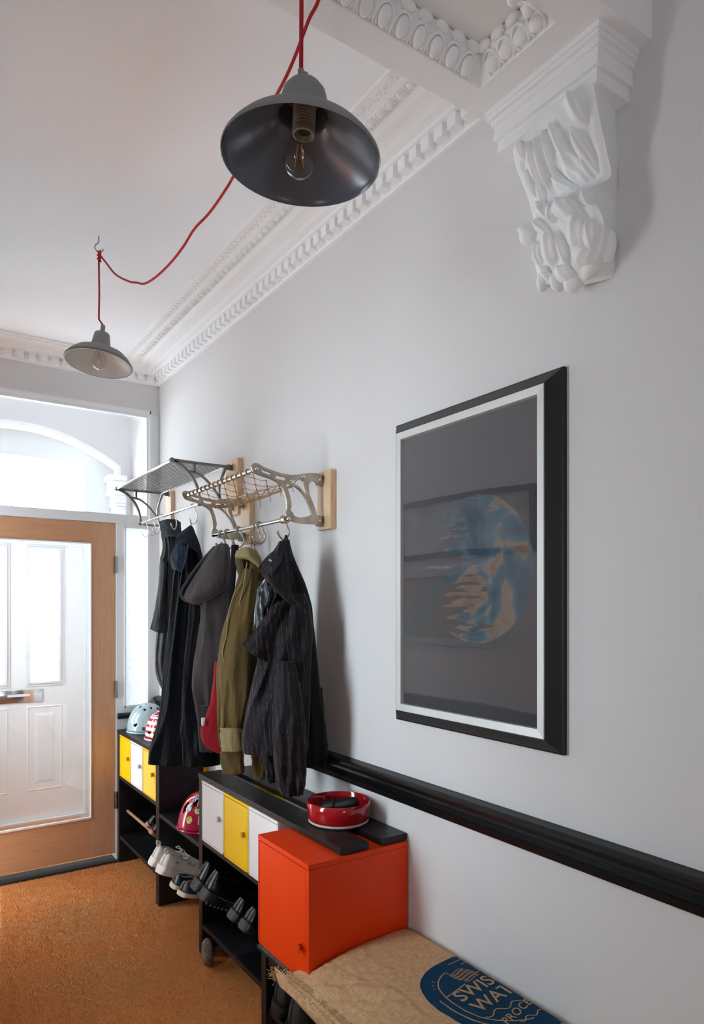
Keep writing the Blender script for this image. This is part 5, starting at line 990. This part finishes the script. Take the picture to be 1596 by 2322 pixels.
E_, P = shoe('shoe', 'small black and brown shoe on the dowel by the divider, nearer one', 0.22, 0.037, 0.014, 0.055, BL, RB, Mt('cream_stripe', 'C9BEB0', 0.7), heelp=0.3, opening=0.45, toe_h=0.042)
place(E_, (1.095, 3.470, 0.345), -0.15, 0.62); q = dup(E_, label='small black and brown shoe on the dowel by the divider, farther one'); place(q, (1.098, 3.545, 0.362), -0.2, 0.62)
B1, P = shoe('boot', 'chunky black leather boot with yellow welt stitching, farther left one', 0.29, 0.050, 0.034, 0.095, BL, BS, BS, heelp=0.3, lugs=True, opening=0.40, toe_h=0.062)
st_ = MB()
def wl(sg): return [Vector((x, sg * (0.050 * (0.78 + 0.22 * min(1, x / .05))), 0.043 - 0.030 * 0.3 * min(1, x / 0.08))) for x in [0.004 + i * 0.006 for i in range(40)]]
for sg in (-1, 1):
    for i, p in enumerate(wl(sg)):
        st_.tube([p, p + Vector((0.0035, 0, 0))], 0.0011, 5)
q = st_.build('welt_stitching', Mt('yellow_thread', '9A8450', 0.7), B1, True); q['kind'] = 'stuff'
place(B1, (1.030, 2.700, 0.335), -0.05, 0.50); q = dup(B1, label='chunky black leather boot with yellow welt stitching, beside its pair'); place(q, (1.022, 2.590, 0.335), -0.05, 0.50)
S1, P = shoe('shoe', 'polished black leather shoe next to the boots, farther one', 0.28, 0.044, 0.022, 0.065, BL, BS, BS, heelp=0.5, opening=0.42)
place(S1, (1.045, 2.365, 0.335), -0.05, 0.55); q = dup(S1, label='polished black leather shoe next to the boots, half hidden by the orange cabinet'); place(q, (1.045, 2.265, 0.335), -0.05, 0.55)
B2, P = shoe('boot', 'worn black leather ankle boot under the low bench, farther one', 0.28, 0.047, 0.026, 0.115, Mt('scuffed_black_leather', '1A1B1E', 0.5), BS, BS, heelp=0.3, opening=0.36)
bb = [c for c in B2.children if c.name.startswith('upper')][0]
place(B2, (0.992, 1.905, 0.225), -0.1, 0.12); q = dup(B2, label='worn black leather ankle boot under the low bench, below the sack corner'); place(q, (0.985, 1.800, 0.205), -0.1, 0.12)

# ------------------------------------------------------------------ red dish with contents
m = Mt('red_glaze', 'A8121C', 0.1, Coat_Weight=0.5); m.vary(30, '8E0D16', 0.4, 0.7, (1, 1, 3))
dc = Vector((1.247, 1.925, 0.776)); ds = thing('dish', 'round red glazed ceramic dish on the black worktop', 'dish', dc)
MB().lathe([(0.0, 0.016), (0.085, 0.016), (0.096, 0.020), (0.1005, 0.045), (0.1015, 0.070), (0.1035, 0.073), (0.1065, 0.071), (0.1068, 0.055), (0.1055, 0.022), (0.100, 0.012)], dc, 80).build('bowl_wall', m, ds, True, 60)
MB().lathe([(0.0995, 0.0125), (0.101, 0.006), (0.094, 0.0005), (0.0, 0.0005)], dc, 80).build('foot', Mt('unglazed_clay', 'B8AEA4', 0.8), ds, True, 60)
gm = MB(); R_ = Matrix.Translation(dc + Vector((0.0, 0.0, 0.052))) @ Euler((0.0, -0.22, -0.75)).to_matrix().to_4x4()
gm.grid(lambda u, v: R_ @ Vector(((v - .5) * 0.145 + 0, (0.026 * math.cos(2 * PI * u)) * (1 - abs(2 * v - 1) ** 6) ** .5, 0.020 * math.sin(2 * PI * u) * (1 - abs(2 * v - 1) ** 6) ** .5)), 32, 40, True)
gc_ = gm.build('glasses_case', Mt('black_soft_leather', '131316', 0.5), None, True, 180); tag(gc_, 'black leather glasses case leaning in the red dish', 'glasses case')
fl_ = MB(); 
fl_.grid(lambda u, v: R_ @ Vector((-0.030 + 0.04 * u - .02, 0.028 * math.cos(PI * v), 0.022 * math.sin(PI * v) + 0.002)), 6, 16); gq = fl_.build('flap', Mt('black_flap', '1C1C20', 0.4), gc_, True, 180); solid(gq, 0.002)
rc = MB(); rc.grid(lambda u, v: dc + Vector((0.015 + 0.06 * u, -0.055 + 0.045 * v, 0.019 + 0.006 * noise.noise(Vector((u * 3, v * 3, 0))) + 0.02 * max(0, u - .7))), 12, 12)
rc = rc.build('receipt', Mt('cream_paper', 'D8D0C4', 0.8), None, True, 180); solid(rc, 0.0006); tag(rc, 'crumpled cream paper slip lying in the red dish', 'paper')

# ------------------------------------------------------------------ burlap sack cushion
YE, YN = 1.688, 0.60
def sack_top(X, Y):
    s = (X - 0.945) / (1.360 - 0.945); t = (YE - Y) / (YE - YN)
    z = 0.440 + 0.058 * (1 - (1 - min(max(s, 0), 1)) ** 3.6)
    z -= 0.020 * math.exp(-max(0, t) / 0.03) * (1 - s * 0.3)
    z -= 0.030 * max(0, (s - 0.93) / 0.07) ** 2
    w = math.exp(-((s - 0.15) / 0.28) ** 2)
    z += (0.008 * noise.noise(Vector((X * 20, Y * 9, 1))) + 0.005 * noise.noise(Vector((X * 50, Y * 38, 2)))) * (0.15 + w)
    d = (X - 1.02) * 0.75 + (Y - 1.50) * 0.66; z += 0.012 * math.exp(-(d / 0.022) ** 2) * math.exp(-((X - 1.0) / 0.12) ** 2)
    return z
mB = Mt('burlap_weave', 'B0906C', 0.95); 
wa = mB.n('ShaderNodeTexWave'); wa.inputs['Scale'].default_value = 260; mB.l(mB.coord((1, 0, 0)), wa.inputs[0]); wb_ = mB.n('ShaderNodeTexWave'); wb_.bands_direction = 'Y'; wb_.inputs['Scale'].default_value = 260; mB.l(mB.coord((0, 1, 0)), wb_.inputs[0])
mu = mB.n('ShaderNodeMath', operation='MULTIPLY'); mB.l(wa.outputs['Fac'], mu.inputs[0]); mB.l(wb_.outputs['Fac'], mu.inputs[1]); f = mB.noise(60, 6, (1, 8, 1)); f2_ = mB.noise(60, 6, (8, 1, 1))
ad = mB.n('ShaderNodeMath', operation='ADD'); mB.l(f, ad.inputs[0]); mB.l(f2_, ad.inputs[1]); ad2 = mB.n('ShaderNodeMath', operation='MULTIPLY'); ad2.inputs[1].default_value = 0.5; mB.l(ad.outputs[0], ad2.inputs[0])
mB.color(mB.ramp(ad2.outputs[0], [(0.3, '9C7550'), (0.5, 'C29A70'), (0.7, 'D8B488')])); mB.bump(mu.outputs[0], 0.5, 0.001); mB.bump(ad2.outputs[0], 0.5, 0.002)
sk_ = thing('sack', 'burlap coffee sack cushion with blue round print on the low bench', 'cushion', (1.15, 1.2, 0.403))
def sk(i, j):
    t = j; Y0 = YE; Yb = YE + (YN - YE) * t
    # section from the wall side over the top to the left seam, then under
    if i < 0.62:
        s = 1 - i / 0.62; X = 0.945 + (1.358 - 0.945) * s + 0.0
        tail = math.exp(-t / 0.05) * max(0, 1 - s / 0.16)
        Y = Yb + 0.10 * tail; X -= 0.012 * tail
        z = sack_top(X, min(Y, YE)) - 0.012 * tail
        return Vector((X + 0.006 * noise.noise(Vector((t * 12, 3, s))) * (1 - s), Y, z))
    k = (i - 0.62) / 0.38; tail = math.exp(-t / 0.05)
    pr = [(0.945, 0.440), (0.936, 0.425), (0.934, 0.400), (0.945, 0.378), (0.968, 0.372), (0.982, 0.392), (0.99, 0.4035), (1.1, 0.4035), (1.30, 0.4035), (1.358, 0.404), (1.36, 0.42)]
    x, z = cr(pr, k); f = max(0, 1 - k * 2.5)
    fat = 1 - 0.7 * tail
    if x < 1.0: z = 0.44 + (z - 0.44) * (0.55 + 0.45 * fat) if z < 0.4 else z; z = max(z, 0.4035) if x > 0.985 else z
    return Vector((x - 0.012 * tail * f + 0.006 * noise.noise(Vector((t * 12, 3, 0))) * f, Yb + 0.10 * tail * f, z + 0.004 * noise.noise(Vector((t * 15, k * 6, 9))) * f))
nI, nJ = 150, 240
mb = MB().grid(sk, nI, nJ, True)
mb.f.append(tuple(range(nI))); mb.f.append(tuple((nJ - 1) * nI + i for i in range(nI))); mb.build('burlap_body', mB, sk_, True, 180)
# blanket stitch along the seam
sm = MB().tube(spline([(0, 0, 0), (0.006, 0.003, 0.005), (0.014, 0.003, 0.006), (0.020, 0, 0.004)], 8), 0.0014, 5).tube([(0.0, -0.0045, 0), (-0.001, 0.0045, 0)], 0.0016, 5).mesh('stitch', True, ang=180); sm.materials.append(Mt('jute_thread', 'C4A67E', 0.9).m)
for i in range(80):
    Y = 1.735 - i * 0.0095
    if Y < 0.9: break
    t = max(0, (YE - Y) / (YE - YN)); q = inst('stitch', sm, sk_, (0.942 - 0.010 * math.exp(-t / 0.05), Y, 0.440 + 0.003), (0, 0, random.uniform(-.25, .25)))
fr_ = MB()
for i in range(150):
    c = Vector((0.934 + random.uniform(-.012, .02), 1.775 + random.uniform(-.015, .02), 0.425 + random.uniform(-.02, .012))); d = Vector((random.uniform(-1, .4), random.uniform(-.3, 1), random.uniform(-.6, .8))).normalized() * random.uniform(.005, .014)
    fr_.tube([c, c + d * .5 + Vector((0, 0, random.uniform(-.002, .002))), c + d], 0.0007, 4)
for i in range(60):
    Y = random.uniform(1.45, 1.76); c = Vector((0.936, Y, 0.436)); d = Vector((random.uniform(-1, .1), random.uniform(-.6, .6), random.uniform(-.6, .6))).normalized() * random.uniform(.004, .014); fr_.tube([c, c + d], 0.0005, 4)
q = fr_.build('frayed_threads', Mt('frayed_jute', 'A88760', 0.95), sk_, True); q['kind'] = 'stuff'
# printed roundel and lettering, laid on the cloth
M_INK = Mt('blue_ink', '02304C', 0.7, Specular_IOR_Level=0.15); M_INK.vary(200, '043C5E', 0.45, 0.65); M_INK.bump(M_INK.noise(500, 3), 0.5, 0.0008)
CXp, CYp, RP = 1.312, 1.268, 0.188
def onsack(x, y, off):
    xm = 1.352
    if x > xm: return None
    return Vector((x, y, sack_top(x, y) + off))
def rad(a): return RP * (1 + 0.035 * math.sin(3 * a + 0.5) + 0.02 * math.sin(5 * a + 2))
ink = MB(); vs = {}; nA, nR = 120, 30; arr = []; xmax = 1.354
for r in range(nR + 1):
    for a in range(nA):
        th = 2 * PI * a / nA; x, y = CXp + rad(th) * r / nR * math.cos(th), CYp + rad(th) * r / nR * math.sin(th); arr.append((min(x, xmax), y))
fs = []
for r in range(nR):
    for a in range(nA):
        ids = (r * nA + a, r * nA + (a + 1) % nA, (r + 1) * nA + (a + 1) % nA, (r + 1) * nA + a)
        if sum(arr[i][0] >= xmax for i in ids) < 3 and len(set(arr[i] for i in ids)) > 2: fs.append(ids)
ink.add([(x, y, sack_top(x, y) + 0.0007) for x, y in arr], fs); q = ink.build('blue_print', M_INK, sk_, True, 180); q['label'] = 'round blue printed roundel'
M_LET = Mt('bare_cloth_lettering', 'A98A64', 0.95)
def pline(pts, r, name='printed_line'):
    segs = []; cur = []
    for x, y in pts:
        if x < xmax: cur.append(Vector((x, y, sack_top(x, y) + 0.0008)))
        elif cur: segs.append(cur); cur = []
    if cur: segs.append(cur)
    mb = MB()
    for s in segs:
        if len(s) < 2: continue
        L_, R_ = [], []
        for i, p in enumerate(s):
            d = (s[min(i + 1, len(s) - 1)] - s[max(i - 1, 0)]); d.z = 0; d.normalize(); n = Vector((-d.y, d.x, 0)) * r
            for lst, q in ((L_, p + n), (R_, p - n)): q.z = sack_top(q.x, q.y) + 0.0016; lst.append(q)
        n = len(s); mb.add(L_ + R_, [(i, i + 1, n + i + 1, n + i) for i in range(n - 1)])
    if mb.v: mb.build(name, M_LET, sk_, False)
def arc(rk, a0, a1, n=60): return [(CXp + rad(a) * rk * math.cos(a), CYp + rad(a) * rk * math.sin(a)) for a in [math.radians(a0 + (a1 - a0) * i / n) for i in range(n + 1)]]
pline(arc(0.87, 165, 250), 0.0018); pline(arc(0.76, 120, 262), 0.0018); pline(arc(0.87, 60, 100), 0.0015); pline(arc(0.76, 50, 88), 0.0015)
for a in (136, 142, 148):
    x, y = CXp + RP * .87 * math.cos(math.radians(a)), CYp + RP * .87 * math.sin(math.radians(a)); pline([(x - .002, y), (x + .002, y)], 0.002, 'printed_dot')
pline([(CXp - 0.140, CYp + 0.040 + 0.0 * k) if k == 0 else (CXp - 0.140 + 0.085 * k / 8, CYp + 0.040 + 0.018 * k / 8) for k in range(9)], 0.0016)
pline([(CXp + 0.0 + 0.05 * k / 8, CYp + 0.082 + 0.006 * k / 8) for k in range(9)], 0.0016)
pline([(CXp - 0.115 + 0.17 * k / 20, CYp - 0.075 - 0.008 * math.sin(k * .9)) for k in range(21)], 0.0016)
pline([(CXp - 0.06 + 0.12 * k / 20, CYp - 0.135 - 0.006 * math.sin(k * .9)) for k in range(21)], 0.0016)
# meandering fish-like emblem above the words
for k in range(5):
    y0 = CYp + 0.115 - k * 0.011; w_ = 0.022 + 0.012 * math.sin(PI * (k + .7) / 5.4)
    pline([(CXp - 0.035 + w_ * math.cos(t) * 1.0 + 0.004 * k, y0 + 0.0042 * math.sin(t) + 0.004 * math.sin(2 * (w_ * math.cos(t)) / 0.02)) for t in [2 * PI * i / 30 for i in range(31)]], 0.0011, 'emblem_line')
pline([(CXp - 0.070, CYp + 0.128), (CXp - 0.060, CYp + 0.118), (CXp - 0.058, CYp + 0.130), (CXp - 0.070, CYp + 0.128)], 0.0012, 'emblem_line')
def words(txt, x0, y0, size, slant=0.0, bold=0.006, space=1.0):
    cu = bpy.data.curves.new('txt', 'FONT'); cu.body = txt; cu.size = size; cu.offset = bold * size; cu.resolution_u = 4; cu.space_character = space
    o = bpy.data.objects.new('tmp', cu); COL.objects.link(o); dg = bpy.context.evaluated_depsgraph_get(); me = bpy.data.meshes.new_from_object(o.evaluated_get(dg)); bpy.data.objects.remove(o)
    bm = bmesh.new(); bm.from_mesh(me); bmesh.ops.triangulate(bm, faces=bm.faces[:]); bmesh.ops.subdivide_edges(bm, edges=bm.edges[:], cuts=1); 
    for v in bm.verts:
        x, y = x0 + v.co.x, y0 + v.co.y + slant * v.co.x; v.co = Vector((x, y, sack_top(min(x, xmax), y) + 0.0018))
    bmesh.ops.delete(bm, geom=[v for v in bm.verts if v.co.x > xmax], context='VERTS'); bm.to_mesh(me); bm.free(); me.materials.clear(); me.materials.append(M_LET.m); me.name = 'lettering'
    o = bpy.data.objects.new('lettering', me); off = rootloc(sk_); me.transform(Matrix.Translation(-off)); COL.objects.link(o); o.parent = sk_; return o
words('SWISS', CXp - 0.118, CYp + 0.002, 0.062, 0.12, 0.012); words('WATER', CXp - 0.112, CYp - 0.056, 0.062, 0.12, 0.012); words('PROCESS', CXp - 0.095, CYp - 0.130, 0.036, 0.25, 0.010, 1.1)

# ------------------------------------------------------------------ old wooden wheel at the foot of the rack
wt = thing('wheel', 'weathered wooden caster wheel on an axle under the black rack', 'wheel', (1.105, 2.700, 0.055))
mw = Mt('weathered_wood', '7A6A5A', 0.85); mw.vary(60, '4A3D33', 0.35, 0.65, (1, 1, 1), 6); mw.bump(mw.noise(90, 6), 0.8, 0.003)
MW = Matrix.Rotation(math.radians(90), 4, 'Y')
MB().lathe([(0.0, -0.020), (0.030, -0.020), (0.043, -0.016), (0.052, -0.008), (0.0545, 0.0), (0.052, 0.008), (0.043, 0.016), (0.030, 0.020), (0.0, 0.020)], (1.098, 2.700, 0.055), 40, Matrix.Rotation(-0.22, 4, 'Z') @ MW).build('wheel_disc', mw, wt, True, 60)
MB().tube([(1.11, 2.70, 0.055), (1.335, 2.70, 0.055)], 0.011, 12).build('axle', mw, wt, True)
# two wall fixing marks near the bench
mk = MB().ball((WX, 0.915, 0.545), (0.001, 0.004, 0.004), 8, 5).build('wall_plug', Mt('grey_filler', '8A8580', 0.9), None, True); tag(mk, 'small filled screw hole low on the white wall', 'screw hole')
